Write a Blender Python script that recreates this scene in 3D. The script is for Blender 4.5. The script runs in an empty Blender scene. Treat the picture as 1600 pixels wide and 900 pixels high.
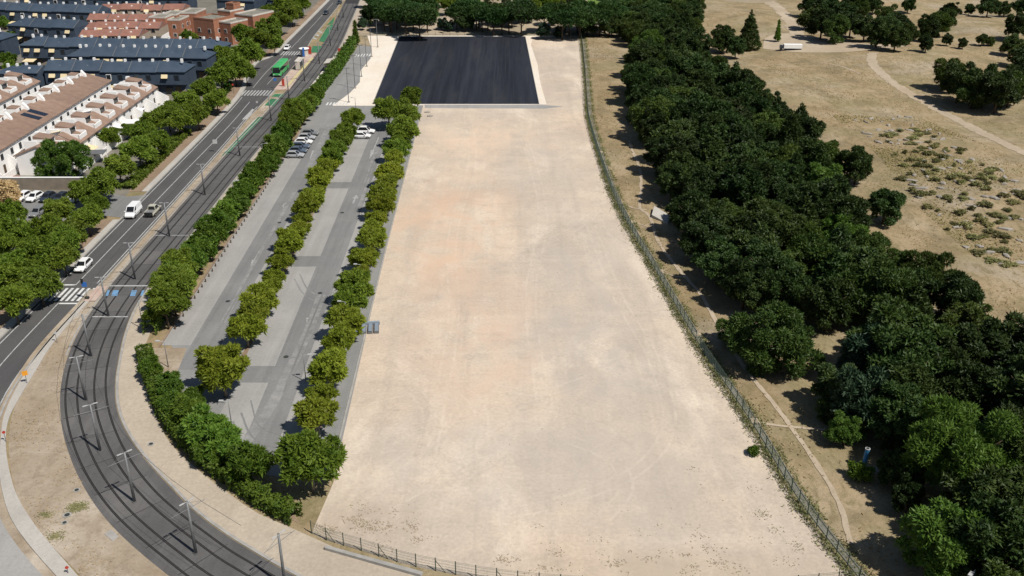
import bpy, math, random
import numpy as np
from mathutils import Vector, Matrix
R = math.radians
S = bpy.context.scene
COL = S.collection

# ---------------------------------------------------------------- camera, sky, sun, exposure
CAM_H, FOC = 68.0, 1500.0                      # drone height in metres, focal length in photo pixels
PITCH = math.atan(716 / 1500)
cam = bpy.data.cameras.new('camera'); cam.sensor_width = 36; cam.lens = FOC / 1600 * 36
cam.clip_start = 1; cam.clip_end = 12000
co = bpy.data.objects.new('camera', cam); COL.objects.link(co)
co.location = (0, 0, CAM_H); co.rotation_euler = (math.pi / 2 - PITCH, 0, 0)
S.camera = co
W = bpy.data.worlds.new('World'); S.world = W; W.use_nodes = True
wn = W.node_tree; wn.nodes.clear()
sky = wn.nodes.new('ShaderNodeTexSky'); sky.sky_type = 'NISHITA'; sky.sun_disc = False
SUN_EL, SUN_AZ = R(54), R(130)
sky.sun_elevation = SUN_EL; sky.sun_rotation = SUN_AZ; sky.altitude = 600; sky.dust_density = 1.0
bg = wn.nodes.new('ShaderNodeBackground'); bg.inputs['Strength'].default_value = 0.052
wo = wn.nodes.new('ShaderNodeOutputWorld')
wn.links.new(sky.outputs[0], bg.inputs[0]); wn.links.new(bg.outputs[0], wo.inputs[0])
sl = bpy.data.lights.new('sun', 'SUN'); sl.energy = 4.35; sl.angle = R(0.5); sl.color = (1, .955, .88)
so = bpy.data.objects.new('sun', sl); COL.objects.link(so)
sd = Vector((math.sin(SUN_AZ) * math.cos(SUN_EL), math.cos(SUN_AZ) * math.cos(SUN_EL), math.sin(SUN_EL)))
so.rotation_euler = (-sd).to_track_quat('-Z', 'Y').to_euler()
S.view_settings.view_transform = 'Standard'; S.view_settings.look = 'None'
S.view_settings.exposure = 0.22; S.view_settings.gamma = 1.0

# ---------------------------------------------------------------- helpers
def smooth(a, b, t):
    t = max(0.0, min(1.0, (t - a) / (b - a))); return t * t * (3 - 2 * t)
def hz(x, y):                                   # gentle relief of the dry land east of the fence
    k = smooth(48, 95, x) * smooth(120, 190, y)
    if k <= 0: return 0.0
    return k * (0.9 + 0.8 * math.sin(x / 13.0 + y / 29.0) + 0.7 * math.sin(y / 16.0 - x / 23.0))
def spot(px, py, z=0.0):                        # survey: where the sight line to a photo point meets the land (z above it)
    u = (px - 800) / FOC; v = (450 - py) / FOC
    zz = z
    for _ in range(6):
        t = (CAM_H - zz) / (math.sin(PITCH) - v * math.cos(PITCH))
        x, y = u * t, (math.cos(PITCH) + v * math.sin(PITCH)) * t
        zz = z + hz(x, y)
    return (x, y)
def sp(pts): return [spot(*p) for p in pts]

def smoothline(pts, step=2.0):                  # Catmull-Rom through points, resampled
    P = [Vector((p[0], p[1])) for p in pts]
    P = [P[0] * 2 - P[1]] + P + [P[-1] * 2 - P[-2]]
    out = []
    for i in range(1, len(P) - 2):
        a, b, c, d = P[i - 1], P[i], P[i + 1], P[i + 2]
        n = max(2, int((c - b).length / step))
        for k in range(n):
            t = k / n
            out.append(0.5 * ((2 * b) + (c - a) * t + (2 * a - 5 * b + 4 * c - d) * t * t + (3 * b - a - 3 * c + d) * t ** 3))
    out.append(P[-2])
    return [(p.x, p.y) for p in out]
def resample(pts, n):
    P = np.array(pts, float); d = np.r_[0, np.cumsum(np.hypot(*np.diff(P, axis=0).T))]
    s = np.linspace(0, d[-1], n)
    return [(float(np.interp(k, d, P[:, 0])), float(np.interp(k, d, P[:, 1]))) for k in s]
def plen(pts):
    P = np.array(pts, float); return float(np.hypot(*np.diff(P, axis=0).T).sum())
def offset(pts, o):                             # positive = right hand side of travel
    out = []
    for i, p in enumerate(pts):
        a = pts[max(0, i - 1)]; b = pts[min(len(pts) - 1, i + 1)]
        dx, dy = b[0] - a[0], b[1] - a[1]; l = math.hypot(dx, dy) or 1
        out.append((p[0] + dy / l * o, p[1] - dx / l * o))
    return out
def inside(x, y, poly):
    c = False; j = len(poly) - 1
    for i in range(len(poly)):
        xi, yi = poly[i]; xj, yj = poly[j]
        if (yi > y) != (yj > y) and x < (xj - xi) * (y - yi) / (yj - yi) + xi: c = not c
        j = i
    return c

class MB:
    def __init__(s): s.v = []; s.f = []
    def quad(s, a, b, c, d):
        n = len(s.v); s.v += [tuple(a), tuple(b), tuple(c), tuple(d)]; s.f.append((n, n + 1, n + 2, n + 3)); return s
    def poly(s, pts, z=None):
        n = len(s.v); s.v += [(p[0], p[1], z) if z is not None else tuple(p) for p in pts]
        s.f.append(tuple(range(n, n + len(pts)))); return s
    def hexa(s, b, t):                          # four bottom and four top corners, counter-clockwise
        n = len(s.v); s.v += [tuple(p) for p in b] + [tuple(p) for p in t]
        s.f += [(n + 3, n + 2, n + 1, n), (n + 4, n + 5, n + 6, n + 7)]
        s.f += [(n + i, n + (i + 1) % 4, n + 4 + (i + 1) % 4, n + 4 + i) for i in range(4)]; return s
    def box(s, x0, x1, y0, y1, z0, z1):
        return s.hexa([(x0, y0, z0), (x1, y0, z0), (x1, y1, z0), (x0, y1, z0)], [(x0, y0, z1), (x1, y0, z1), (x1, y1, z1), (x0, y1, z1)])
    def prism(s, pts, z0, z1):                  # upright prism over a ccw outline
        n = len(s.v); k = len(pts)
        s.v += [(p[0], p[1], z0) for p in pts] + [(p[0], p[1], z1) for p in pts]
        s.f += [tuple(range(n + k - 1, n - 1, -1)), tuple(range(n + k, n + 2 * k))]
        s.f += [(n + i, n + (i + 1) % k, n + k + (i + 1) % k, n + k + i) for i in range(k)]; return s
    def extr(s, prof, axis, a, b):              # profile (u,z) extruded along axis x or y from a to b
        n = len(s.v); k = len(prof)
        for w in (a, b): s.v += [((w, p[0], p[1]) if axis == 'x' else (p[0], w, p[1])) for p in prof]
        s.f += [tuple(range(n + k - 1, n - 1, -1)), tuple(range(n + k, n + 2 * k))]
        s.f += [(n + i, n + (i + 1) % k, n + k + (i + 1) % k, n + k + i) for i in range(k)]; return s
    def tube(s, a, b, r0, r1=None, k=8, cap=True):
        r1 = r0 if r1 is None else r1
        a = Vector(a); b = Vector(b); d = (b - a).normalized()
        u = d.orthogonal().normalized(); w = d.cross(u); n = len(s.v)
        for p, r in ((a, r0), (b, r1)):
            for i in range(k):
                t = 2 * math.pi * i / k; s.v.append(tuple(p + (u * math.cos(t) + w * math.sin(t)) * r))
        s.f += [(n + i, n + (i + 1) % k, n + k + (i + 1) % k, n + k + i) for i in range(k)]
        if cap: s.f += [tuple(range(n + k - 1, n - 1, -1)), tuple(range(n + k, n + 2 * k))]
        return s
    def path(s, pts, radii, k=6):
        for i in range(len(pts) - 1): s.tube(pts[i], pts[i + 1], radii[i], radii[i + 1], k)
        return s
    def strip(s, A, B, z, drape=False):
        n = min(len(A), len(B))
        for i in range(n - 1):
            q = [A[i], B[i], B[i + 1], A[i + 1]]
            s.quad(*[(p[0], p[1], z + (hz(*p) if drape else 0)) for p in q])
        return s
    def band(s, A, B, z0, z1):                  # raised strip with sides
        n = min(len(A), len(B))
        for i in range(n - 1):
            a, b, c, d = A[i], B[i], B[i + 1], A[i + 1]
            s.quad((*a, z1), (*b, z1), (*c, z1), (*d, z1))
            s.quad((*a, z0), (*a, z1), (*d, z1), (*d, z0)); s.quad((*b, z1), (*b, z0), (*c, z0), (*c, z1))
        for e in (0, n - 1): s.quad((*A[e], z0), (*B[e], z0), (*B[e], z1), (*A[e], z1))
        return s
    def mesh(s, name, m, shade=False):
        me = bpy.data.meshes.new(name); me.from_pydata(s.v, [], s.f)
        for q in (m if isinstance(m, (list, tuple)) else [m]): me.materials.append(q)
        if shade: me.polygons.foreach_set('use_smooth', [True] * len(me.polygons))
        me.update(); return me
    def build(s, name, m, parent=None, world=False, shade=False):
        if world and parent is not None:
            x, y, z = parent.location; c, sn = math.cos(-parent.rotation_euler.z), math.sin(-parent.rotation_euler.z)
            s.v = [((p[0] - x) * c - (p[1] - y) * sn, (p[0] - x) * sn + (p[1] - y) * c, p[2] - z) for p in s.v]
        return link(name, s.mesh(name, m, shade), parent)
def link(name, data, parent=None, loc=None, rz=None, sc=None):
    o = bpy.data.objects.new(name, data); COL.objects.link(o)
    if parent is not None: o.parent = parent
    if loc is not None: o.location = loc
    if rz is not None: o.rotation_euler.z = rz
    if sc is not None: o.scale = sc if hasattr(sc, '__len__') else (sc,) * 3
    return o
def tag(o, label, cat, group=None):
    o['label'] = label; o['category'] = cat
    if group: o['group'] = group
    return o
def thing(name, label, cat, loc=(0, 0, 0), rz=0.0, group=None):
    o = link(name, None, None, loc, rz); o.empty_display_size = .5
    return tag(o, label, cat, group)
def struct(o, kind='structure'): o['kind'] = kind; return o
ORD = 'first second third fourth fifth sixth seventh eighth ninth tenth eleventh twelfth thirteenth fourteenth fifteenth sixteenth seventeenth eighteenth nineteenth twentieth'.split()
TENS = {20: 'twenty', 30: 'thirty', 40: 'forty', 50: 'fifty', 60: 'sixty'}
def ordw(i):                                    # 0 based
    n = i + 1
    if n <= 20: return ORD[i]
    t = n // 10 * 10
    if n % 10 == 0: return TENS[t][:-1] + 'ieth'
    return TENS[t] + '-' + ORD[n % 10 - 1]

# ---------------------------------------------------------------- materials
def nt(name):
    m = bpy.data.materials.new(name); m.use_nodes = True
    n = m.node_tree; b = n.nodes['Principled BSDF']
    return m, n, b
def nd(n, t, **kw):
    x = n.nodes.new(t)
    for k, v in kw.items(): setattr(x, k, v)
    return x
def coordnode(n, stretch=(1, 1, 1), off=(0, 0, 0)):
    tc = nd(n, 'ShaderNodeTexCoord'); mp = nd(n, 'ShaderNodeMapping')
    mp.inputs['Scale'].default_value = stretch; mp.inputs['Location'].default_value = off
    n.links.new(tc.outputs['Object'], mp.inputs['Vector']); return mp.outputs[0]
def noise(n, scale, detail=4, stretch=(1, 1, 1), off=(0, 0, 0), rough=.55, dist=0):
    x = nd(n, 'ShaderNodeTexNoise'); x.inputs['Scale'].default_value = scale; x.inputs['Detail'].default_value = detail
    x.inputs['Roughness'].default_value = rough; x.inputs['Distortion'].default_value = dist
    n.links.new(coordnode(n, stretch, off), x.inputs['Vector']); return x.outputs['Fac']
def ramp(n, fac, stops):
    r = nd(n, 'ShaderNodeValToRGB'); e = r.color_ramp.elements
    while len(e) < len(stops): e.new(.5)
    for k, (p, c) in zip(e, stops): k.position = p; k.color = (*c, 1) if len(c) == 3 else c
    n.links.new(fac, r.inputs[0]); return r.outputs[0]
def mix(n, fac, a, b, mode='MIX'):
    x = nd(n, 'ShaderNodeMix', data_type='RGBA', blend_type=mode)
    for s, v in ((x.inputs[0], fac), (x.inputs[6], a), (x.inputs[7], b)):
        if isinstance(v, (int, float)): s.default_value = v
        elif isinstance(v, tuple): s.default_value = (*v, 1)
        else: n.links.new(v, s)
    return x.outputs[2]
def bump(n, b, fac, strength, dist=.05):
    x = nd(n, 'ShaderNodeBump'); x.inputs['Strength'].default_value = strength; x.inputs['Distance'].default_value = dist
    n.links.new(fac, x.inputs['Height']); n.links.new(x.outputs[0], b.inputs['Normal'])
def g(v): return (v, v, v)
def bw(lo, hi, a=0.0, b=1.0): return [(lo, g(a)), (hi, g(b))]
def M(name, c0, c1=None, scale=1.0, detail=4, rough=.8, bmp=0, metal=0, spec=.3, stretch=(1, 1, 1), lo=.35, hi=.65, rnd=0):
    m, n, b = nt(name); c1 = c1 or tuple(k * .88 for k in c0)
    f = noise(n, scale, detail, stretch); c = ramp(n, f, [(lo, c0), (hi, c1)])
    if rnd:
        oi = nd(n, 'ShaderNodeObjectInfo'); h = nd(n, 'ShaderNodeHueSaturation'); mr = nd(n, 'ShaderNodeMapRange')
        mr.inputs[3].default_value = 1 - rnd; mr.inputs[4].default_value = 1 + rnd
        n.links.new(oi.outputs['Random'], mr.inputs[0]); n.links.new(mr.outputs[0], h.inputs['Value']); n.links.new(c, h.inputs['Color']); c = h.outputs[0]
    n.links.new(c, b.inputs['Base Color']); b.inputs['Roughness'].default_value = rough; b.inputs['Metallic'].default_value = metal
    b.inputs['Specular IOR Level'].default_value = spec
    if bmp: bump(n, b, noise(n, scale * 4, 5, stretch), bmp)
    return m
def leafmat(name, dark, light, warm, trans=.25, scale=.9, var=1.0):
    m, n, b = nt(name)
    f = noise(n, scale, 3); c = ramp(n, f, [(.35, dark), (.65, light)])
    f2 = noise(n, 7.0, 2, off=(9, 3, 1)); c = mix(n, ramp(n, f2, bw(.52, .75, 0, .7)), c, warm)
    oi = nd(n, 'ShaderNodeObjectInfo'); h = nd(n, 'ShaderNodeHueSaturation'); mr = nd(n, 'ShaderNodeMapRange'); mr2 = nd(n, 'ShaderNodeMapRange')
    mr.inputs[3].default_value = 1 - .34 * var; mr.inputs[4].default_value = 1 + .34 * var; mr2.inputs[3].default_value = .5 - .015 * var; mr2.inputs[4].default_value = .5 + .015 * var
    n.links.new(oi.outputs['Random'], mr.inputs[0]); n.links.new(mr.outputs[0], h.inputs['Value'])
    mu = nd(n, 'ShaderNodeMath', operation='FRACT'); m3 = nd(n, 'ShaderNodeMath', operation='MULTIPLY'); m3.inputs[1].default_value = 7.31
    n.links.new(oi.outputs['Random'], m3.inputs[0]); n.links.new(m3.outputs[0], mu.inputs[0]); n.links.new(mu.outputs[0], mr2.inputs[0]); n.links.new(mr2.outputs[0], h.inputs['Hue'])
    n.links.new(c, h.inputs['Color']); n.links.new(h.outputs[0], b.inputs['Base Color'])
    b.inputs['Roughness'].default_value = .55; b.inputs['Specular IOR Level'].default_value = .25
    t = nd(n, 'ShaderNodeBsdfTranslucent'); ms = nd(n, 'ShaderNodeMixShader'); ms.inputs[0].default_value = trans
    n.links.new(h.outputs[0], t.inputs[0]); n.links.new(b.outputs[0], ms.inputs[1]); n.links.new(t.outputs[0], ms.inputs[2])
    n.links.new(ms.outputs[0], n.nodes['Material Output'].inputs[0]); return m

def sandmat(name, base, dark, pale, orange, strength=1.0, patch=.22):
    m, n, b = nt(name)
    c = ramp(n, noise(n, .05, 7, rough=.66, dist=.3), [(.38, base), (.62, dark)])
    c = mix(n, ramp(n, noise(n, .09, 7, (1, .45, 1), (40, 9, 0), .65, .6), bw(.5, .68, 0, .75 * strength)), c, pale)
    c = mix(n, ramp(n, noise(n, .022, 4, (1, .8, 1), (7, 70, 0)), bw(.52, .72, 0, .55 * strength)), c, orange)
    c = mix(n, ramp(n, noise(n, .3, 5, (1, .06, 1), (3, 1, 0), .6, .3), bw(.5, .72, 0, .42 * strength)), c, tuple(k * .84 for k in dark))
    c = mix(n, ramp(n, noise(n, .26, 4, (.07, 1, 1), (13, 5, 0), .6, .4), bw(.56, .75, 0, .3 * strength)), c, pale)
    c = mix(n, ramp(n, noise(n, .33, 9, off=(17, 33, 0), rough=.78, dist=.4), bw(.5, .64, 0, patch)), c, tuple(k * .8 for k in dark))
    sc = ramp(n, noise(n, .55, 6, (1, 1, 1), (5, 5, 0), .7), [(.28, g(.80)), (.42, g(1)), (.7, g(1.0))])
    c = mix(n, .8, c, sc, 'MULTIPLY')
    fine = noise(n, 2.2, 8, rough=.75)
    c = mix(n, 1.0, c, ramp(n, fine, [(.28, g(.8)), (.72, g(1.13))]), 'MULTIPLY')
    n.links.new(c, b.inputs['Base Color']); b.inputs['Roughness'].default_value = .95; b.inputs['Specular IOR Level'].default_value = .1
    bump(n, b, noise(n, .9, 8, rough=.7), .25, .12); return m
def asphaltmat(name, base, patch, streak=.3, along=(.6, .035, 1), rough=.85, fine=3.0, rnd=0):
    m, n, b = nt(name)
    c = ramp(n, noise(n, .12, 5), [(.35, base), (.68, patch)])
    c = mix(n, ramp(n, noise(n, 1.0, 4, along, (5, 2, 0)), bw(.45, .72, 0, streak)), c, tuple(k * .68 for k in base))
    c = mix(n, ramp(n, noise(n, .8, 4, along, (25, 12, 0)), bw(.55, .78, 0, streak)), c, tuple(min(1, k * 1.45) for k in base))
    c = mix(n, 1.0, c, ramp(n, noise(n, fine, 6, rough=.7), [(.25, g(.84)), (.75, g(1.12))]), 'MULTIPLY')
    c = mix(n, ramp(n, noise(n, .45, 8, off=(50, 11, 0), rough=.8), bw(.55, .7, 0, streak * .9)), c, tuple(k * .62 for k in base))
    if rnd: oi = nd(n, 'ShaderNodeObjectInfo'); c = mix(n, 1.0, c, ramp(n, oi.outputs['Random'], [(0, g(1 - rnd)), (1, g(1 + rnd))]), 'MULTIPLY')
    n.links.new(c, b.inputs['Base Color']); b.inputs['Roughness'].default_value = rough; b.inputs['Specular IOR Level'].default_value = .25
    bump(n, b, noise(n, 6, 5), .12, .03); return m
def drymat(name):
    m, n, b = nt(name)
    c = ramp(n, noise(n, .055, 7, rough=.65, dist=.5), [(.33, (.275, .205, .115)), (.5, (.35, .268, .162)), (.68, (.40, .325, .225))])
    c = mix(n, ramp(n, noise(n, .09, 6, off=(30, 8, 0), rough=.65), bw(.48, .64, 0, .85)), c, (.215, .17, .102))
    c = mix(n, ramp(n, noise(n, .03, 5, off=(3, 60, 0)), bw(.55, .7, 0, .6)), c, (.40, .35, .28))
    c = mix(n, ramp(n, noise(n, .045, 7, off=(80, 20, 0), rough=.7), bw(.5, .62, 0, .6)), c, (.225, .2, .105))
    c = mix(n, ramp(n, noise(n, .7, 6, (1, .5, 1), (3, 3, 0), .7, .8), bw(.48, .66, 0, .75)), c, (.18, .148, .072))
    c = mix(n, 1.0, c, ramp(n, noise(n, 2.6, 8, rough=.8), [(.25, g(.74)), (.75, g(1.2))]), 'MULTIPLY')
    n.links.new(c, b.inputs['Base Color']); b.inputs['Roughness'].default_value = .95; b.inputs['Specular IOR Level'].default_value = .1
    bump(n, b, noise(n, .8, 9, rough=.75), .6, .35); return m
def pitchmat(name):
    m, n, b = nt(name)
    c = ramp(n, noise(n, .6, 5, (1, .025, 1)), [(.35, (.0095, .0115, .018)), (.7, (.021, .024, .033))])
    c = mix(n, ramp(n, noise(n, .16, 6, (1, .12, 1), (9, 3, 0), .65), bw(.48, .75, 0, .6)), c, (.04, .04, .043))
    c = mix(n, ramp(n, noise(n, 2.2, 4, (1, .008, 1), (2, 30, 0)), bw(.56, .74, 0, .45)), c, (.05, .05, .054))
    c = mix(n, 1.0, c, ramp(n, noise(n, 4, 5, rough=.7), [(.25, g(.8)), (.75, g(1.2))]), 'MULTIPLY')
    oi = nd(n, 'ShaderNodeObjectInfo'); c = mix(n, 1.0, c, ramp(n, oi.outputs['Random'], [(0, g(.85)), (1, g(1.25))]), 'MULTIPLY')
    n.links.new(c, b.inputs['Base Color']); b.inputs['Roughness'].default_value = .8; b.inputs['Specular IOR Level'].default_value = .25; return m

SAND = sandmat('pale_compacted_sand', (.585, .488, .385), (.475, .402, .328), (.675, .58, .468), (.615, .455, .33), 1.2, .4)
FRESH = sandmat('fresh_pale_gravel', (.74, .68, .59), (.70, .61, .50), (.80, .75, .67), (.74, .63, .50), .6)
DRY = drymat('dry_grass_soil')
PITCHM = pitchmat('black_asphalt_layer')
ROADM = asphaltmat('road_asphalt', (.080, .078, .078), (.098, .095, .093), .35)
TRACKM = asphaltmat('track_concrete', (.098, .095, .094), (.13, .125, .12), .5, rnd=.13)
BEDM = asphaltmat('track_bed_joint', (.04, .039, .038), (.055, .053, .05), .3)
AISLE = asphaltmat('aisle_asphalt', (.185, .185, .183), (.225, .223, .218), .4)
BAYM = asphaltmat('bay_concrete', (.29, .284, .272), (.345, .335, .32), .3)
LOTM = asphaltmat('lot_asphalt', (.225, .223, .218), (.265, .262, .255), .3)
FAROAD = asphaltmat('worn_concrete_road', (.30, .29, .275), (.35, .335, .315), .2)
PAVE = sandmat('beige_path_paving', (.45, .385, .305), (.395, .335, .265), (.52, .45, .355), (.46, .36, .26), .8)
VERGE = sandmat('bare_verge_soil', (.39, .325, .25), (.30, .235, .165), (.50, .44, .36), (.36, .28, .19), 1.3, .75)
WALKM = asphaltmat('pavement_concrete', (.40, .375, .34), (.46, .43, .39), .2)
REDSOIL = sandmat('reddish_soil', (.30, .22, .155), (.23, .165, .115), (.40, .32, .24), (.31, .21, .135), .9, .6)
RESID = asphaltmat('estate_ground', (.15, .14, .115), (.22, .20, .165), .3)
PARKG = sandmat('park_soil', (.38, .30, .22), (.30, .25, .18), (.47, .41, .34), (.25, .22, .11), 1)
PATHM = sandmat('dusty_path', (.45, .37, .275), (.38, .305, .22), (.51, .43, .335), (.42, .33, .22), 1)
LAWN = M('green_lawn', (.11, .18, .03), (.15, .22, .045), .4, rough=.9)
PINKP = M('pink_paving', (.42, .30, .25), (.50, .40, .34), .5, rough=.9)
PLAT = M('platform_paving', (.47, .43, .38), (.55, .51, .46), .5, rough=.9)
GREENP = M('green_paint', (.035, .15, .07), (.055, .19, .095), .5, rough=.8)
def worn(name, col, under, lo, hi, sc=1.3):
    m, n, b = nt(name); c = mix(n, ramp(n, noise(n, sc, 6, rough=.7), bw(lo, hi)), col, under)
    n.links.new(c, b.inputs['Base Color']); b.inputs['Roughness'].default_value = .8; return m
WHITEP = worn('white_road_paint', (.62, .62, .60), (.25, .25, .245), .5, .72)
FADEDP = worn('faded_white_paint', (.42, .42, .41), (.255, .255, .25), .38, .58)
LINEP = worn('thin_line_paint', (.40, .40, .39), (.16, .16, .16), .5, .7)
BLUEP = worn('blue_crossing_paint', (.14, .29, .48), (.12, .13, .14), .48, .7)
GROOVE = M('rail_groove', (.012, .012, .012), (.022, .02, .02), 2, rough=.9)
STEEL = M('rail_steel', (.17, .15, .135), (.1, .085, .075), 2, rough=.45, metal=.7)
GALV = M('galvanised_steel', (.20, .205, .21), (.15, .155, .16), 1.5, rough=.55, metal=.3)
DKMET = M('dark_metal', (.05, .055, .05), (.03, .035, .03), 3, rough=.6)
FENCEG = M('green_fence_paint', (.045, .07, .05), (.03, .045, .035), 2, rough=.6)
WIREM = M('wire_green', (.11, .15, .12), (.07, .10, .08), 2, rough=.6)
KERB = M('kerb_concrete', (.36, .345, .32), (.28, .27, .25), .8, rough=.9)
CHAN = M('channel_concrete', (.25, .235, .20), (.16, .155, .125), .8, detail=6, rough=.95)
WHITEW = M('white_render', (.84, .83, .81), (.77, .76, .74), .35, rough=.85)
CREAM = M('cream_awning', (.72, .60, .37), (.66, .54, .33), .6, rough=.85, rnd=.12)
TANROOF = M('tan_roof_tiles', (.275, .185, .14), (.21, .14, .105), .5, detail=6, rough=.9, bmp=.3, rnd=.07)
SLATE = M('blue_slate', (.036, .056, .086), (.052, .073, .103), .35, detail=6, rough=.65, spec=.35, rnd=.1)
SLATEW = M('dark_slate_wall', (.033, .05, .077), (.045, .064, .092), .5, rough=.75, rnd=.1)
REDT = M('red_roof_tiles', (.275, .135, .10), (.215, .105, .08), .5, detail=6, rough=.9, bmp=.3, rnd=.07)
BRICK = M('red_brick', (.34, .155, .095), (.275, .125, .078), .8, detail=6, rough=.9, rnd=.06)
GLASS = M('window_glass', (.012, .015, .018), (.02, .024, .028), 2, rough=.12, spec=.6)
CARGL = M('car_glass', (.01, .012, .014), (.016, .018, .02), 2, rough=.08, spec=.6)
PVPAN = M('solar_glass', (.012, .018, .03), (.02, .028, .045), 2, rough=.2, spec=.6)
WALLB = M('rough_boundary_wall', (.24, .20, .155), (.18, .15, .12), .6, detail=6, rough=.95)
TYRE = M('tyre_rubber', (.015, .015, .015), None, 3, rough=.9)
RIM = M('wheel_rim', (.4, .4, .4), None, 3, rough=.4, metal=.8)
LAMPW = M('lamp_housing', (.45, .45, .445), None, 3, rough=.5)
REDP = M('red_paint', (.42, .05, .03), None, 2, rough=.5)
ORANGEP = M('orange_sign_face', (.75, .32, .03), None, 2, rough=.5)
BLUESG = M('blue_sign_face', (.04, .16, .5), None, 2, rough=.5)
BLUEPIL = M('blue_painted_metal', (.06, .24, .45), (.05, .2, .4), 1, rough=.5)
BARK = M('bark', (.12, .085, .055), (.075, .055, .038), 3, rough=.95, stretch=(1, 1, .2))
BARKP = M('pale_bark', (.22, .19, .15), (.15, .125, .1), 3, rough=.95, stretch=(1, 1, .2))
ROCK = M('pale_rock', (.34, .31, .27), (.22, .20, .17), .9, detail=6, rough=.95, bmp=.4, rnd=.12)
TEAL = M('teal_screen', (.03, .16, .12), (.04, .2, .15), 1, rough=.8)
def paint(name, c, rough=.3): return M(name, c, tuple(k * .94 for k in c), 2, rough=rough, spec=.5)
CARW = paint('white_car_paint', (.80, .80, .80)); CARS = paint('silver_car_paint', (.38, .39, .41)); CARD = paint('dark_blue_car_paint', (.03, .04, .06))
CARB = paint('slate_blue_car_paint', (.10, .13, .18)); CARG = paint('grey_car_paint', (.2, .205, .21)); CARE = paint('beige_car_paint', (.48, .46, .38)); BUSG = paint('green_bus_paint', (.07, .42, .13))
BLACKP = M('black_plastic', (.02, .02, .02), None, 3, rough=.6); LITE = M('lamp_lens', (.7, .7, .66), None, 3, rough=.2); TAIL = M('tail_lens', (.3, .015, .012), None, 3, rough=.25)
L_PLANE = leafmat('olive_broad_leaves', (.16, .215, .017), (.285, .335, .036), (.36, .355, .052), .45, .9, .4)
L_STREET = leafmat('bright_green_leaves', (.095, .16, .016), (.19, .265, .032), (.25, .275, .04), .4, .9, .6)
L_HEDGE = leafmat('mid_green_leaves', (.06, .125, .014), (.13, .21, .026), (.185, .225, .028), .34, .9, .7)
L_DARK = leafmat('dark_evergreen_leaves', (.021, .044, .011), (.05, .082, .018), (.068, .094, .019), .22)
L_DOME = leafmat('deep_green_leaves', (.035, .075, .014), (.07, .115, .022), (.10, .13, .022), .25, .9, .2)
L_BRIGHT = leafmat('fresh_green_leaves', (.06, .13, .018), (.12, .205, .032), (.16, .215, .036), .32, .9, .25)
L_OLIVE = leafmat('olive_evergreen_leaves', (.042, .078, .015), (.085, .125, .024), (.11, .13, .024), .25)
L_PINE = leafmat('pine_needles', (.022, .058, .014), (.048, .095, .02), (.065, .105, .02), .18)
L_BLUE = leafmat('blue_green_needles', (.02, .045, .024), (.04, .075, .038), (.06, .085, .035), .15)
L_SCRUB = leafmat('olive_scrub_leaves', (.18, .185, .07), (.27, .26, .105), (.34, .30, .15), .35, 2)
L_STRAW = leafmat('dry_straw', (.34, .25, .12), (.46, .36, .19), (.28, .2, .09), .2, .3)
L_WEED = leafmat('weed_leaves', (.17, .19, .075), (.27, .26, .12), (.34, .29, .16), .3, .5)

# ---------------------------------------------------------------- ground
def sheet(name, pts, z, m, kind='structure', drape=False):
    o = MB().poly(pts, z).build(name, m); o['kind'] = kind; return o
def rect(x0, x1, y0, y1): return [(x0, y0), (x1, y0), (x1, y1), (x0, y1)]
xs = [-4000, -1500, -700, -400] + list(range(-240, 281, 4)) + [400, 700, 1500, 4000]
ys = [-3000, -800, -200, 0] + list(range(48, 489, 4)) + [600, 900, 1800, 5000]
gv = [(x, y, hz(x, y) - .012 if 40 < x < 280 else -.012) for y in ys for x in xs]; nx = len(xs)
gf = [(j * nx + i, j * nx + i + 1, (j + 1) * nx + i + 1, (j + 1) * nx + i) for j in range(len(ys) - 1) for i in range(nx - 1)]
gm = MB(); gm.v = gv; gm.f = gf
struct(gm.build('ground', DRY, shade=True))

FENCE = smoothline([(25.2, 357), (22.6, 300), (20.4, 258), (19.8, 242), (20.0, 215), (20.9, 185), (22.4, 166), (24.2, 150), (27.1, 123), (30.1, 103), (31.9, 87.3), (34.6, 74.5), (37, 66)], 2.0)
SFENCE = smoothline([(-22.5, 82.4), (-20.2, 80.6), (-15.9, 78.8), (-11.3, 76.8), (-7, 75.5), (0, 73.9), (10, 72.9), (22, 72.6), (34.6, 74.0)], 2.0)
lot = [(-22.8, 82.3), (-20.6, 91), (-21.3, 98.5), (-22.6, 155.6), (-24.3, 257.5)]
sand_pts = SFENCE[1:] + [(p[0] - .2, p[1]) for p in reversed(FENCE) if 75 < p[1] < 357] + [(25.0, 356.9), (-45, 356.9), (-24.4, 258.6)] + [(p[0] + .05, p[1]) for p in reversed(lot[1:])]
sheet('sand_lot', sand_pts, .008, SAND)
sheet('gravel_apron', [(-49, 258.0), (-30, 257.9), (-24.4, 258.5), (4, 259.0), (9.5, 259.5), (8.4, 285), (8.2, 310), (6.6, 340), (7.5, 352), (16, 355), (25.0, 357), (-53, 357), (-48.6, 335), (-46.6, 318), (-47.4, 300), (-45.4, 285), (-46.4, 272)], .014, FRESH)
sheet('asphalt_pitch', [(-38.2, 259.6), (7.4, 259.6), (4.8, 355.0), (-40.9, 355.0)], .024, PITCHM)
pitch = bpy.data.objects['asphalt_pitch']; fx = lambda u, v: (-38.15 + 45.5 * u - 2.65 * v - .1 * u * v, 259.65 + 95.3 * v)
for i in range(9):
    a_, b_ = i / 9 + .0006, (i + 1) / 9 - .0006
    MB().prism([fx(a_, .001), fx(b_, .001), fx(b_, .999), fx(a_, .999)], .02, .034).build('asphalt_lane', PITCHM, pitch)
sheet('gravel_margin', [(-23.5, 255.6), (9, 255.0), (14, 257.0), (8, 259.0), (-24, 259.0)], .019, BAYM)
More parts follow.
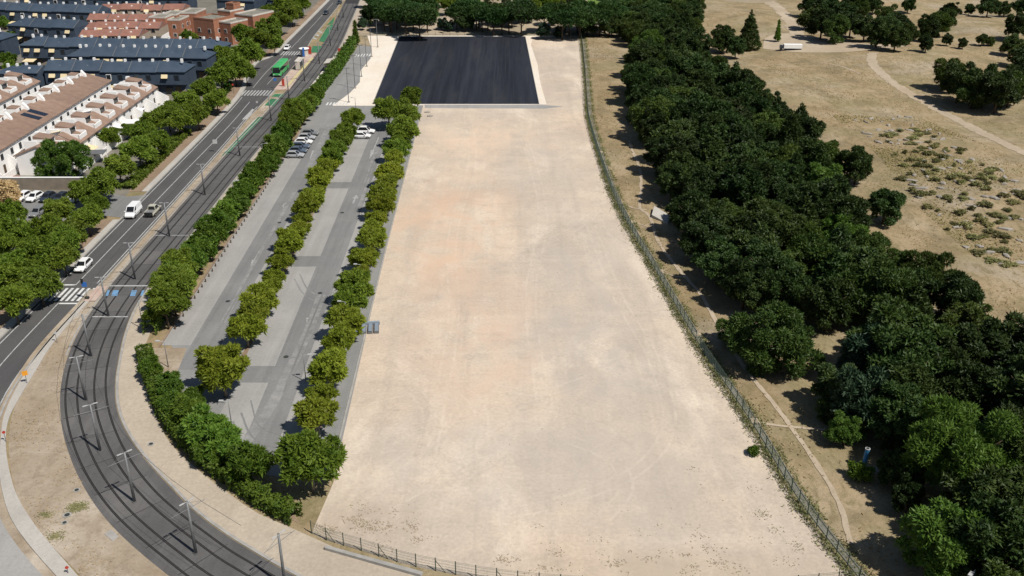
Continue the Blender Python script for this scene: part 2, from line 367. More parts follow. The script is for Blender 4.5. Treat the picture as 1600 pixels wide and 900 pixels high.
struct(MB().band([(-38.35, 259.5), (-41.05, 355.1), (4.95, 355.1), (7.55, 259.5), (-38.35, 259.5)], [(-38.2, 259.65), (-40.9, 354.95), (4.8, 354.95), (7.4, 259.65), (-38.2, 259.65)], .0, .09).build('pitch_edging', KERB))

def scuffed(src, name, col, lo, hi, k, sc=.3):     # the same surface with a worn, broken mark rubbed into it
    m = src.copy(); m.name = name; n = m.node_tree; b = n.nodes['Principled BSDF']; old = b.inputs['Base Color'].links[0].from_socket
    n.links.new(mix(n, ramp(n, noise(n, sc, 6, rough=.75), bw(lo, hi, 0, k)), old, col), b.inputs['Base Color']); return m
def stain(m, cx, cy, rx, ry, col, k, off):           # broad patch of differently coloured earth with a ragged outline
    n = m.node_tree; b = n.nodes['Principled BSDF']; old = b.inputs['Base Color'].links[0].from_socket
    gt = nd(n, 'ShaderNodeTexGradient', gradient_type='SPHERICAL'); n.links.new(coordnode(n, (1 / rx, 1 / ry, 0), (-cx / rx, -cy / ry, 0)), gt.inputs[0])
    f = mix(n, 1.0, ramp(n, gt.outputs['Fac'], bw(0, .7)), ramp(n, noise(n, .11, 8, (1, .6, 1), off, .7, .5), bw(.4, .6)), 'MULTIPLY'); f = mix(n, 1.0, f, g(k), 'MULTIPLY')
    n.links.new(mix(n, f, old, col), b.inputs['Base Color'])
for i, a_ in enumerate([(-12, 168, 17, 42, (.60, .42, .295), .75), (-6, 225, 22, 28, (.66, .49, .36), .6), (-4, 126, 13, 30, (.585, .425, .32), .7), (12, 130, 14, 60, (.43, .38, .335), .7), (-2, 93, 26, 14, (.44, .39, .345), .6), (18, 90, 14, 20, (.42, .365, .31), .55), (-17, 83, 8, 7, (.36, .295, .23), .8), (14, 75.5, 24, 4.5, (.40, .33, .25), .7), (6, 205, 10, 40, (.45, .395, .34), .5)]): stain(SAND, *a_, (i * 13.0, i * 7.0, 0))
TYM = scuffed(SAND, 'sand_tyre_scuff', (.70, .61, .505), .42, .7, .3)
TYD = scuffed(SAND, 'sand_tyre_rut', (.40, .335, .27), .44, .7, .22)
for i, pl_ in enumerate([[(-14, 86), (-8, 92), (-4, 100), (-5, 108), (-10, 114)], [(-15, 92), (-11, 98), (-11, 106), (-15, 113)], [(14, 84), (17, 90), (16, 97), (10, 103), (2, 106)], [(10, 84), (13, 89), (12, 95), (7, 99)], [(-3, 84), (6, 87), (15, 93), (20, 103), (20, 120), (17, 140), (15, 170)], [(-18, 98), (-17, 120), (-16, 150), (-14, 190), (-17, 235)], [(-10, 96), (-9, 130), (-11, 165), (-9, 210), (-12, 250)], [(4, 108), (3, 140), (6, 175), (4, 215), (0, 252)], [(14, 150), (12, 190), (13, 230), (10, 255)], [(-19, 108), (-8, 112), (4, 110), (14, 116)], [(-20, 160), (-10, 163), (2, 160), (10, 166), (17, 178)], [(-21, 178), (-12, 184), (-2, 181), (8, 186)], [(-17, 205), (-5, 200), (8, 207), (16, 220)]]):
    for o in (-.8, .8):
        L_ = offset(smoothline(pl_, 1.5), o); struct(MB().strip(offset(L_, -.2), offset(L_, .2), .0115 + i * .0008 + (.0004 if o > 0 else 0)).build('tyre_track', TYD if i % 3 == 2 else TYM))
# residential ground, verge, park ground
sheet('residential_ground', rect(-260, -79.5, 60, 445), .004, RESID)
sheet('park_ground', [(-58, 357.2), (120, 357.2), (120, 450), (-62, 450)], .004, PARKG)
sheet('park_lawn', sp([(915, 10), (970, 10), (962, -12), (922, -12)]), .05, LAWN)
for pts in ([(690, 52), (745, 54), (700, 27), (668, 33), (660, 42)], [(812, 52), (850, 52), (850, 34), (822, 33)], [(560, 52), (700, 54), (690, 50), (600, 45)]):
    sheet('park_path', sp(pts), .03, PATHM)

# road, carriageway and its edges (straight along +Y, curving to the roundabout)
def X(x, y): return (x, y)
RL = smoothline([(-79, 60), (-77.5, 90), (-75.9, 112), (-75.6, 130), (-75.5, 160), (-75.8, 236), (-76.8, 270), (-80.0, 292), (-82.0, 312), (-79.2, 322), (-79.3, 345), (-79.8, 390), (-80.6, 450)], 3)
RR = smoothline([(-62, 88), (-64.8, 100), (-67.2, 110), (-68.3, 122), (-68.4, 142), (-68.4, 200), (-68.6, 228), (-69.0, 245), (-68.5, 274), (-68.2, 300), (-70.2, 327), (-72.3, 355), (-73.6, 400), (-75.4, 450)], 3)
N = 150
A, B = resample(RL, N), resample(RR, N)
struct(MB().strip(A, B, .010).build('road', ROADM))
sheet('roundabout_road', [(-75, 60), (-40, 60), (-46.8, 75.2), (-51, 79.5), (-54.5, 83.6), (-58.4, 88.8), (-61.2, 94), (-64, 99.5), (-78, 99.5)], .018, FAROAD)
# kerbs
def kerb(name, line, w=.28, h=.13, m=KERB): return struct(MB().band(offset(line, -w / 2), offset(line, w / 2), 0, h).build(name, m))
kerb('road_kerb', offset(RL, -.15)); kerb('road_kerb', offset(RR, .15))
# west pavement and planted verge; street opens at y 176..185
for y0, y1 in ((96, 174.5), (186.5, 449)):
    seg = [p for p in RL if y0 <= p[1] <= y1]
    struct(MB().band(offset(seg, -.3), offset(seg, -1.5), 0, .12).build('pavement', WALKM))
    struct(MB().strip(offset(seg, -1.5), offset(seg, -4.4), .016).build('soil_verge', REDSOIL))
sheet('side_street', [(-108, 173), (-84, 173), (-79, 175), (-75.3, 174), (-75.3, 187), (-79, 186), (-84, 188.2), (-108, 188.2)], .022, AISLE)
sheet('crossing_pavement', [(-84, 136.8), (-75.9, 136.8), (-75.9, 143.2), (-84, 143.2)], .135, PINKP)
# median strip of bare soil between road and tracks, and big verge by the curve
BL = smoothline([(-28, 70), (-34.7, 75), (-41.7, 81.1), (-46.4, 86.1), (-50.9, 92), (-55.3, 99), (-58.5, 105.3), (-61.3, 112.2), (-63.6, 120), (-65.3, 129), (-66.2, 139.6), (-66.5, 150), (-66.4, 170), (-66.4, 211), (-65.5, 250), (-65.2, 300), (-66.4, 338), (-69.6, 384), (-74.6, 450)], 2)
BR = smoothline([(-14, 70), (-22.2, 75.1), (-26.6, 78.2), (-30.6, 81.2), (-35, 85), (-39, 89.3), (-43.4, 94.2), (-47.8, 99.9), (-51.1, 105.3), (-54.0, 112.2), (-56.6, 121), (-58.3, 128), (-59.6, 136), (-60.0, 146), (-59.9, 170), (-59.9, 211), (-59.4, 250), (-59.0, 300), (-60.0, 338), (-63.2, 384), (-68.2, 450)], 2)
vin = [p for p in BL if p[1] < 272]
vout = smoothline([(-41, 72), (-43.6, 75), (-49.5, 80.5), (-53.5, 84.8), (-56.8, 89.1), (-60.6, 95.7), (-63.9, 103.1), (-65.6, 109.4), (-66.6, 116), (-67.9, 124), (-68.0, 142), (-68.0, 200), (-68.2, 228), (-68.4, 245), (-68.0, 272)], 2)
n = 120
struct(MB().strip(resample(vout, n), resample(vin, n), .012).build('track_verge', VERGE))
wl = smoothline([(-43, 72), (-46.1, 75), (-50.3, 79), (-55.2, 84.4), (-59.9, 91.9), (-63.5, 99.8), (-65.3, 104.3), (-66.5, 109.4), (-67.6, 116), (-68.3, 124), (-68.25, 142)], 2)
wr = smoothline([(-41, 72), (-43.9, 75), (-49.5, 80.5), (-53.5, 84.8), (-57.2, 89.6), (-61.4, 96.7), (-64.2, 103.1), (-65.4, 109.4), (-66.3, 116), (-67.3, 124), (-67.6, 142)], 2)
struct(MB().band(resample(wl, 60), resample(wr, 60), 0, .13).build('pavement', WALKM))
struct(MB().strip(resample(offset(wl, -.02), 60), resample(offset(wl, -.9), 60), .021).build('gutter_soil', VERGE))
# light strip of paving on the tramway's road side
ms = [p for p in BL if 118 < p[1] < 272]
struct(MB().band(offset(ms, -.12), offset(ms, -.38), 0, .07).build('track_kerb', KERB))
struct(MB().band(offset(BR, .1), offset(BR, .45), 0, .07).build('track_kerb', KERB))
# beige footpath east of the tracks
HB = smoothline([(-10, 73.5), (-17, 78.2), (-22.9, 81.8), (-28.3, 85), (-31.9, 88.1), (-36.2, 92), (-41.9, 98.1), (-46.4, 105.3), (-49.9, 112.2), (-53.2, 121), (-54.6, 132), (-55.2, 146), (-55.6, 170), (-55.8, 211), (-55.6, 250), (-55.0, 300), (-56, 338), (-59, 384), (-64, 450)], 2)
struct(MB().strip(resample(offset(BR, .45), 150), resample(HB, 150), .010).build('footpath', PAVE))
sheet('footpath_end', [(-22.9, 81.2), (-17, 78.0), (-6, 73.6), (10, 70.5), (36, 70), (36, 60), (-30, 60), (-14.2, 69.7), (-22, 75.6), (-24, 78)], .006, PAVE)

# ---- trackbed of slabs, rails
CL = smoothline([(-22, 70.5), (-28, 74.6), (-32.9, 78.3), (-42.3, 86.8), (-49.9, 96.5), (-56.2, 107.9), (-60.2, 119.7), (-62.4, 132.3), (-63.1, 145.7), (-63.2, 164.5), (-63.2, 187), (-63.1, 213), (-62.4, 243), (-62.0, 264), (-62.0, 300), (-63.2, 338), (-66.4, 384), (-71.4, 450)], 1.5)
bed = struct(MB().strip(BL, resample(BR, len(BL)), .016).build('track_bed', TRACKM))
struct(MB().strip(offset(CL, -2.96), offset(CL, 2.96), .022).build('slab_bedding', BEDM)) 
tot = plen(CL); ncl = int(tot / .75); CLR = resample(CL, ncl)
step = 8; k = 0
for i in range(0, ncl - step, step):
    if CLR[i][1] > 425: break
    seg = CLR[i:i + step + 1]
    a, b = offset(seg, -3.0), offset(seg, 3.0)
    t = .055
    def inset(L):
        L = list(L); d = math.dist(L[0], L[1]); f = t / d
        L[0] = (L[0][0] + (L[1][0] - L[0][0]) * f, L[0][1] + (L[1][1] - L[0][1]) * f)
        L[-1] = (L[-1][0] + (L[-2][0] - L[-1][0]) * f, L[-1][1] + (L[-2][1] - L[-1][1]) * f); return L
    MB().band(inset(a[::2]), inset(b[::2]), .0, .036).build('track_slab', TRACKM, bed)
for o, nm in ((-1.78, 'western tram track nearer to the road, two dark grooved rails'), (1.78, 'eastern tram track beside the beige footpath, two dark grooved rails')):
    t = thing('tram_track', nm, 'track', (0, 0, 0), 0, 'tram tracks on the curve')
    for r in (-.72, .72):
        ra = offset(CL, o + r - .13); rb = offset(CL, o + r + .13)
        rail = MB().strip(ra, rb, .042).build('rail', GROOVE, t)
        MB().band(offset(CL, o + r - .045), offset(CL, o + r + .03), .03, .055).build('rail_head', STEEL, rail)

# ---- road markings
def mark(pts, m=WHITEP, z=.020, name='road_marking'): return struct(MB().poly(pts, z).build(name, m))
def lineseg(line, w, m=LINEP, z=.019): return struct(MB().strip(offset(line, -w / 2), offset(line, w / 2), z).build('road_line', m))
lineseg([p for p in offset(RL, .55) if 100 < p[1] < 137], .2); lineseg([p for p in offset(RL, .55) if 143.5 < p[1] < 270], .2)
lineseg([p for p in offset(RR, -.5) if 96 < p[1] < 137], .2); lineseg([p for p in offset(RR, -.5) if 143.5 < p[1] < 260], .2)
cl = smoothline([(-69.4, 95), (-71.2, 108), (-72.1, 120), (-72.2, 137)], 2); lineseg(cl, .18)
lineseg(smoothline([(-72.2, 143.5), (-72.2, 190), (-72.0, 236), (-72.6, 262)], 3), .18)
lineseg(smoothline([(-75.6, 278), (-76.4, 300), (-76.2, 330), (-76.6, 370), (-77.8, 430)], 3), .16); lineseg(smoothline([(-72.4, 282), (-72.8, 318)], 3), .14)
for i in range(8): x = -75.1 + i * .9; mark(rect(x, x + .45, 137.6, 142.4))
mark(rect(-75.2, -72.3, 143.4, 143.85)); mark(rect(-72.0, -68.8, 136.5, 136.95))
for i in range(10): x = -77.0 + i * .9; mark(rect(x, x + .45, 269, 275), LINEP)
for i in range(9): x = -77.6 + i * .9; mark(rect(x, x + .45, 323, 329), LINEP)
for p0, p1 in ((165, 172), (174, 186), (203, 214), (219, 226)): mark([spot(p0, 463), spot(p1 - 3, 463), spot(p1, 454), spot(p0 + 3, 454)], BLUEP, .064)
struct(MB().band([(-66.5, 143.0), (-59.9, 143.0)], [(-66.5, 143.4), (-59.9, 143.4)], .03, .066).build('crossing_line', LINEP))
struct(MB().band([(-64.9, 131.9), (-59.4, 131.9)], [(-64.9, 132.2), (-59.4, 132.2)], .03, .066).build('crossing_line', LINEP))
for y in (165, 220): struct(MB().band([(-66.4, y), (-59.9, y)], [(-66.4, y + .15), (-59.9, y + .15)], .03, .066).build('crossing_line', LINEP))
struct(MB().poly(rect(-68.35, -66.5, 137.4, 142.8), .14).build('crossing_pavement', PINKP))
for pts in ([(346, 244), (398, 189), (404, 183), (414, 182), (413, 187), (362, 238)], [(413, 165), (424, 154), (437, 156), (429, 166)], [(424, 151), (429, 147), (444, 147), (440, 152)], [(485, 82), (489, 72), (503, 72), (497, 82)], [(498, 64), (511, 43), (520, 36), (519, 48), (506, 66)], [(510, 40), (519, 31), (523, 26), (521, 36)]):
    mark(sp(pts), GREENP, .034, 'green_surface')
sheet('traffic_island', sp([(345, 248), (352, 236), (366, 221), (380, 205), (392, 192), (404, 182), (398, 189), (346, 246)]), .03, WALKM)
for pts in ([(378, 187), (394, 170), (397, 171), (388, 186)], [(489, 58), (495, 60), (494, 62), (488, 60)], [(498, 48), (504, 50), (503, 52), (497, 50)], [(493, 53), (499, 55), (498, 57), (492, 55)]): mark(sp(pts), LINEP, .028)
for y, z in ((268, .03), (330, .03)): mark(rect(-65, -59.3, y, y + 5), M('track_crossing', (.06, .07, .085), None, 1), .034, 'track_crossing')

# ---- car park
def lx(x, y): return x - .0145 * (y - 150)
def lotrect(x0, x1, y0, y1): return [(lx(x0, y0), y0), (lx(x1, y0), y0), (lx(x1, y1), y1), (lx(x0, y1), y1)]
sheet('car_park', [(-51.6, 128), (-46, 113), (-38, 101), (-30, 92.2), (-26, 91), (-20.8, 93.5), (-22.6, 155.6), (-24.3, 258.6), (-45, 258.6), (-45.6, 290), (-46.9, 336), (-53.6, 340), (-53.6, 258), (-52.8, 200), (-52.1, 150)], .010, LOTM)
def bay(x0, x1, y0, y1, m=BAYM, z=.015): struct(MB().poly(lotrect(x0, x1, y0, y1), z).build('parking_surface', m))
bay(-51.6, -47.35, 123, 232); bay(-42.9, -39.3, 122, 232)
bay(-38.3, -33.75, 117, 151); bay(-38.3, -33.75, 155.5, 191); bay(-38.3, -33.75, 195, 226); bay(-38.3, -33.75, 99, 112.5)
bay(-29.45, -25.4, 97, 226)
bay(-47.35, -42.9, 116, 236, AISLE); bay(-33.75, -29.45, 95, 236, AISLE)
bay(-38.3, -33.75, 112.5, 117, AISLE); bay(-38.3, -33.75, 151, 155.5, AISLE); bay(-38.3, -33.75, 191, 195, AISLE)
def island(x0, x1, y0, y1):
    q = lotrect(x0, x1, y0, y1); struct(MB().prism(q, 0, .12).build('planted_island', KERB)); w = .16
    struct(MB().poly(lotrect(x0 + w, x1 - w, y0 + w, y1 - w), .127).build('island_soil', REDSOIL))
island(-39.3, -38.3, 119, 232); island(-25.4, -24.5, 97, 238)
sheet('planted_corner', [(-52.2, 122), (-50.9, 113.5), (-46.2, 113.2), (-47.2, 122)], .13, VERGE)
sheet('planted_corner', [(-37.5, 101.5), (-31.4, 92.2), (-27, 89), (-23, 83), (-34, 90.5), (-40.5, 98)], .02, REDSOIL)
kerb('lot_kerb', [(lx(-51.8, y), y) for y in range(122, 236, 3)], .3, .14, REDSOIL); kerb('lot_kerb', [(-20.8, 92), (-21.3, 98.5), (-22.6, 155.6), (-24.3, 256)], .25, .1)
def arrow(x, y, L=5.0, up=1, m=FADEDP, hw=.22):
    x = lx(x, y); pts = [(-hw * .5, 0), (hw * .5, 0), (hw * .5, L * .6), (hw * 2, L * .6), (0, L), (-hw * 2, L * .6), (-hw * .5, L * .6)]
    mark([(x + a * up, y + b * up) for a, b in pts], m, .022, 'arrow_marking')
arrow(-31.5, 228, 17, -1, hw=.3); arrow(-31.6, 182, 5, 1, hw=.35); arrow(-45.2, 227, 16, -1, hw=.3); arrow(-45.0, 158, 7, -1); arrow(-31.3, 136, 7, -1, hw=.35); arrow(-45.2, 236, 5, -1, hw=.4)
cx, cy = lx(-44.8, 181), 181
mb = MB()
for i in range(12):
    a0, a1 = i / 12 * 6.283, (i + 1) / 12 * 6.283
    mb.quad(*[(cx + math.cos(a) * r * .75, cy + math.sin(a) * r * 1.6, .022) for a, r in ((a0, .75), (a0, 1), (a1, 1), (a1, .75))])
mb.box(cx + .9, cx + 1.5, cy + .3, cy + .9, .0215, .023); struct(mb.build('parking_symbol', FADEDP))
for i in range(7):
    mark(rect(-51 + i * .9, -50.55 + i * .9, 258.5, 261.5), WHITEP, .018)
    if i < 6: mark(rect(-52.3 + i * .9, -51.9 + i * .9, 321, 325), WHITEP, .018)
DUST = scuffed(AISLE, 'dust_streak', (.36, .35, .34), .42, .66, .6, .5); SKID = scuffed(AISLE, 'dark_scuff', (.13, .13, .13), .42, .7, .35, .4)
for iz, (pl_, w_, m_) in enumerate((([(-32.8, 98), (-31.6, 106), (-31.0, 116), (-30.6, 128), (-30.9, 140)], 1.5, DUST), ([(-30.5, 180), (-31.3, 200), (-32.0, 222)], 1.0, DUST), ([(-45.4, 205), (-46.0, 222), (-46.6, 240)], 1.2, DUST), ([(-44.2, 130), (-44.8, 160), (-45.2, 190)], .8, DUST), ([(-35.5, 103), (-33, 97.5), (-29, 95.5), (-25.5, 98)], .25, SKID), ([(-35.0, 105), (-32.2, 99.5), (-28.6, 97.2), (-26, 99)], .25, SKID), ([(-34.5, 108), (-32, 102), (-29, 100)], .2, SKID), ([(-36, 148), (-33.5, 142), (-30.5, 139), (-29, 141)], .25, DUST), ([(-36.5, 146), (-34, 140.5), (-31, 137.2), (-28.8, 138)], .25, DUST), ([(-46.5, 118), (-46.2, 150), (-46.6, 200)], .3, SKID), ([(-44.2, 118), (-44.3, 150), (-44.8, 200)], .3, SKID), ([(-33.0, 110), (-33.2, 150), (-34.0, 215)], .3, SKID), ([(-30.6, 110), (-30.8, 150), (-31.4, 215)], .3, SKID))):
    L_ = smoothline(pl_, 1.5); struct(MB().strip(offset(L_, -w_ / 2), offset(L_, w_ / 2), .0230 + iz * .0008).build('tyre_mark', m_))
# manhole covers
def disc(x, y, r, z, m, name, k=14, rim=None):
    o = MB().prism([(x + math.cos(6.2832 * i / k) * r, y + math.sin(6.2832 * i / k) * r) for i in range(k)], z - .02, z).build(name, m)
    return o
for i, (x, y, lab) in enumerate([(-32.3, 119.6, 'dark round manhole cover on the right parking aisle, nearest the camera'), (-31.2, 140.5, 'dark manhole cover on the right parking aisle beside the worn arrow'), (-45.4, 137.5, 'dark manhole cover alone on the left parking aisle'), (-44.6, 171.5, 'dark manhole cover on left aisle below the parking symbol'), (-33.4, 176.8, 'dark manhole cover on the light bay of the right aisle')]):
    tag(disc(x, y, .38, .045, DKMET, 'manhole_cover'), lab, 'manhole cover', 'manhole covers in the car park')
for x, y, r, lab in ((*spot(236, 694), .42, 'dark manhole cover on beige footpath inside the tram curve'), (*spot(120, 766), .4, 'grey manhole cover on bare verge outside tram curve, close to the track bed'), (*spot(105, 805), .48, 'larger of two ringed manholes beside green weeds on the verge'), (*spot(101, 817), .36, 'smaller of two ringed manholes beside green weeds on the verge')):
    t = thing('manhole', lab, 'manhole', (x, y, .012)); disc(0, 0, r, .05, KERB, 'concrete_ring').parent = t; disc(0, 0, r * .62, .065, DKMET, 'cover').parent = t
tag(MB().prism([(-43.6, 81.3), (-42.3, 80.2), (-41.9, 80.9), (-43.1, 82.0)], 0, .06).build('access_slab', KERB), 'flat square concrete slab lying on the verge by the track bed', 'slab')

# ---------------------------------------------------------------- foliage
rng = np.random.default_rng(7)
def cards(P, Dn, L, Wd, jit, rs, radial=0.0):   # P points, Dn outward directions; diamond leaf sprays
    n = len(P)
    if radial > 0:                              # some sprays point outwards and give the crown its ragged outline
        k = int(n * (1 - radial)); V0 = cards(P[:k], Dn[:k], L, Wd, jit, rs) if k else np.zeros((0, 3))
        Q, Dq = P[k:], Dn[k:]; n = len(Q)
        a = Dq + rs.normal(0, .45, (n, 3)) + np.array([0, 0, .35]); a /= np.linalg.norm(a, axis=1)[:, None]
        up = Dq + np.array([.25, -.45, .9]) + rs.normal(0, .35, (n, 3)); b = np.cross(a, up); b /= np.linalg.norm(b, axis=1)[:, None] + 1e-9
        l = (L * 1.5 * rs.uniform(.6, 1.4, n))[:, None]; w = (Wd * 1.15 * rs.uniform(.6, 1.4, n))[:, None]
        V1 = np.stack([Q - a * l * .35, Q + b * w * .5 + a * l * .1, Q + a * l * .65 - np.array([0, 0, .12]) * l, Q - b * w * .5 + a * l * .1], 1).reshape(-1, 3)
        return np.concatenate([V0, V1])
    nrm = Dn + rs.normal(0, jit, (n, 3)); nrm /= np.linalg.norm(nrm, axis=1)[:, None]
    r = rs.normal(0, 1, (n, 3)); a = np.cross(nrm, r); a /= np.linalg.norm(a, axis=1)[:, None] + 1e-9
    b = np.cross(nrm, a)
    L = (L * rs.uniform(.6, 1.35, n))[:, None]; Wd = (Wd * rs.uniform(.6, 1.35, n))[:, None]
    droop = nrm * L * .25
    V = np.stack([P - a * L * .5 - droop * .4, P + b * Wd * .5, P + a * L * .5 - droop * .4, P - b * Wd * .5], 1)
    return V.reshape(-1, 3)
def leafmesh(name, V, m, extra=None):
    n = len(V) // 4; me = bpy.data.meshes.new(name)
    me.vertices.add(n * 4); me.vertices.foreach_set('co', V.astype(np.float32).ravel())
    me.loops.add(n * 4); me.loops.foreach_set('vertex_index', np.arange(n * 4, dtype=np.int32))
    me.polygons.add(n); me.polygons.foreach_set('loop_start', np.arange(0, n * 4, 4, dtype=np.int32))
    me.update(calc_edges=True); me.materials.append(m); return me
def lobes_on(rs, k, rx, rz, zc, lr, squash=.85, zlo=-.5):
    out = [(0, 0, zc, rx * .52, rz * .52)]
    for i in range(k):
        a = i * 2.39996 + rs.uniform(-.4, .4); u = zlo + (1 - zlo) * ((i + .5) / k); u = max(-1, min(1, u + rs.uniform(-.12, .12)))
        h = math.sqrt(max(0, 1 - u * u)); q = rs.uniform(.5, 1.06); r = lr * rs.uniform(.55, 1.25)
        out.append((math.cos(a) * h * rx * q, math.sin(a) * h * rx * q, zc + u * rz * q, r, r * squash))
    return out
def crown(name, seed, lobes, n, L, Wd, m, jit=.55, spread=.16, radial=.55):
    rs = np.random.default_rng(seed); lb = np.array(lobes); wgt = lb[:, 3] ** 2; idx = rs.choice(len(lb), n, p=wgt / wgt.sum())
    D = rs.normal(0, 1, (n, 3)); D /= np.linalg.norm(D, axis=1)[:, None]
    D[:, 2] = np.where((D[:, 2] < -.25) & (rs.random(n) < .6), -D[:, 2], D[:, 2])
    rad = lb[idx, 3:5][:, [0, 0, 1]]; f = 1 - np.abs(rs.normal(0, spread, n)) + rs.normal(0, .05, n)
    P = lb[idx, :3] + D * rad * f[:, None]
    keep = np.ones(n, bool)
    for j, q in enumerate(lb):
        d = np.sqrt(((P - q[:3]) ** 2 / np.array([q[3], q[3], q[4]]) ** 2).sum(1)); keep &= (d > .72) | (idx == j)
    P, D = P[keep], D[keep]
    o = rs.permutation(len(P)); return leafmesh(name, cards(P[o], D[o], L, Wd, jit, rs, radial), m)
def trunkmesh(name, seed, h, r, spread, m, limbs=5, split=.45):
    rs = random.Random(seed); b = MB()
    p = [(0, 0, -.1), (rs.uniform(-.1, .1), rs.uniform(-.1, .1), h * split), (rs.uniform(-.25, .25), rs.uniform(-.25, .25), h * .8)]
    b.path(p, [r * 1.15, r * .8, r * .3], 8)
    for i in range(limbs):
        a = i * 2.4 + rs.uniform(-.4, .4); z0 = h * (split * .8 + .06 * i); q = (math.cos(a) * spread * .45, math.sin(a) * spread * .45, z0 + h * .16)
        e = (math.cos(a) * spread * .85, math.sin(a) * spread * .85, z0 + h * .34)
        b.path([(p[1][0], p[1][1], z0), q, e], [r * .5, r * .34, r * .1], 5)
    return b.mesh(name, m, True)
SPEC = {}
def species(key, k, rx, rz, zc, lr, nl, n, L, Wd, m, bark, trunk_r, jit=.55, squash=.85, zlo=-.5, variants=4, seed=1, radial=.55):
    v = []
    for i in range(variants):
        rs = np.random.default_rng(seed * 100 + i)
        nl2 = nl + int(rs.integers(-2, 3)); lb = lobes_on(rs, nl2, rx * rs.uniform(.92, 1.08), rz * rs.uniform(.92, 1.08), zc, lr, squash, zlo)
        v.append((crown(key + '_crown', seed * 10 + i, lb, n, L, Wd, m, jit, radial=radial), trunkmesh(key + '_trunk', seed * 10 + i, zc + rz * .7, trunk_r, rx * .8, bark)))
    SPEC[key] = (v, zc, k)
# key, (name), radius, half height, centre height ...
species('plane', 'car_park_tree', 2.0, 1.6, 2.7, .62, 20, 4600, .46, .2, L_PLANE, BARKP, .13, seed=1)
species('plane_big', 'car_park_tree', 3.6, 3.1, 4.5, .92, 34, 10000, .54, .24, L_PLANE, BARKP, .2, seed=2)
species('plane_grn', 'car_park_tree', 2.8, 2.4, 3.5, .85, 22, 6800, .52, .23, L_STREET, BARKP, .16, seed=12)
species('street', 'street_tree', 3.2, 2.8, 4.6, .95, 25, 7800, .56, .25, L_STREET, BARK, .17, seed=3)
species('hedgetree', 'trackside_tree', 2.3, 2.3, 2.9, .8, 20, 6000, .54, .22, L_HEDGE, BARK, .13, seed=4, jit=.7)
species('dark', 'evergreen_tree', 3.8, 3.9, 4.4, .98, 36, 15000, .5, .2, L_DARK, BARK, .24, seed=5, jit=.6, zlo=-.75, variants=6, radial=.4)
species('olive', 'evergreen_tree', 3.9, 3.6, 4.0, 1.2, 28, 16000, .46, .17, L_OLIVE, BARK, .22, seed=6, jit=.8, zlo=-.85)
species('bright', 'broadleaf_tree', 3.9, 3.6, 4.0, 1.15, 28, 18000, .42, .155, L_BRIGHT, BARK, .22, seed=16, jit=.8, zlo=-.85, variants=3)
species('dome', 'domed_tree', 4.9, 4.2, 3.9, 1.25, 42, 26000, .42, .16, L_DOME, BARK, .3, seed=17, jit=.8, zlo=-.9, variants=1)
species('willow', 'spreading_tree', 6.6, 4.8, 5.6, 1.5, 44, 34000, .5, .16, L_BRIGHT, BARK, .32, seed=7, jit=.85, zlo=-.6)
species('umbrella', 'umbrella_pine', 4.2, 1.9, 6.2, 1.7, 14, 6500, .75, .32, L_PINE, BARK, .24, seed=8, jit=.7, zlo=-.25, squash=.7)
species('bluecon', 'blue_green_tree', 3.2, 4.2, 4.3, 1.15, 18, 6500, .7, .24, L_BLUE, BARK, .18, seed=9, jit=.9, zlo=-.8)
def conical(key, nm, h, r, m, seed, n=7000):
    v = []
    for i in range(2):
        rs = np.random.default_rng(seed + i); lb = []
        for j in range(26):
            t = (j + .5) / 26; a = j * 2.4; rr = r * (1 - t) ** .75
            lb.append((math.cos(a) * rr * .5, math.sin(a) * rr * .5, 1.0 + t * (h - 1.5), max(.35, rr * .62), max(.5, rr * .5)))
        v.append((crown(key + '_crown', seed + i, lb, n, .6, .22, m, .8), MB().tube((0, 0, -.1), (0, 0, h * .8), .22, .05).mesh(key + '_trunk', BARK, True)))
    SPEC[key] = (v, h * .5, nm)
conical('cone', 'conical_pine', 15, 4.4, L_DARK, 300, 18000)
conical('darkpine', 'evergreen_pine', 10.5, 3.9, L_DARK, 340, 13000)
conical('slim', 'slender_conifer', 9, 1.3, L_HEDGE, 320, 3000)
species('scrub', 'scrub_bush', .85, .5, .45, .42, 7, 420, .4, .2, L_SCRUB, BARK, .05, seed=10, variants=3)
species('bush', 'bush', 1.6, 1.2, 1.1, .75, 10, 1500, .5, .24, L_HEDGE, BARK, .08, seed=11, variants=3)
species('autumn', 'russet_tree', 3.0, 2.6, 3.6, 1.3, 14, 4500, .7, .34, L_STRAW, BARK, .15, seed=13, variants=1)
RT = random.Random(11); NTREE = {}
def tree(key, x, y, label, cat='tree', group=None, s=1.0, sz=None, trunk=True, name=None):
    v, zc, nm = SPEC[key]; i = NTREE[key] = NTREE.get(key, -1) + 1
    c, t = v[i % len(v)]
    o = thing(name or nm, label, cat, (x, y, hz(x, y)), RT.uniform(0, 6.283), group)
    k = s * RT.uniform(.94, 1.06); o.scale = (k, k, (sz or s) * RT.uniform(.94, 1.06))
    link('crown', c, o)
    if trunk: link('trunk', t, o)
    return o
def tree_px(key, px, py, label, s=1.0, **kw):   # px,py: middle of the crown as surveyed from the photograph
    x, y = spot(px, py, SPEC[key][1] * s); return tree(key, x, y, label, s=s, **kw)

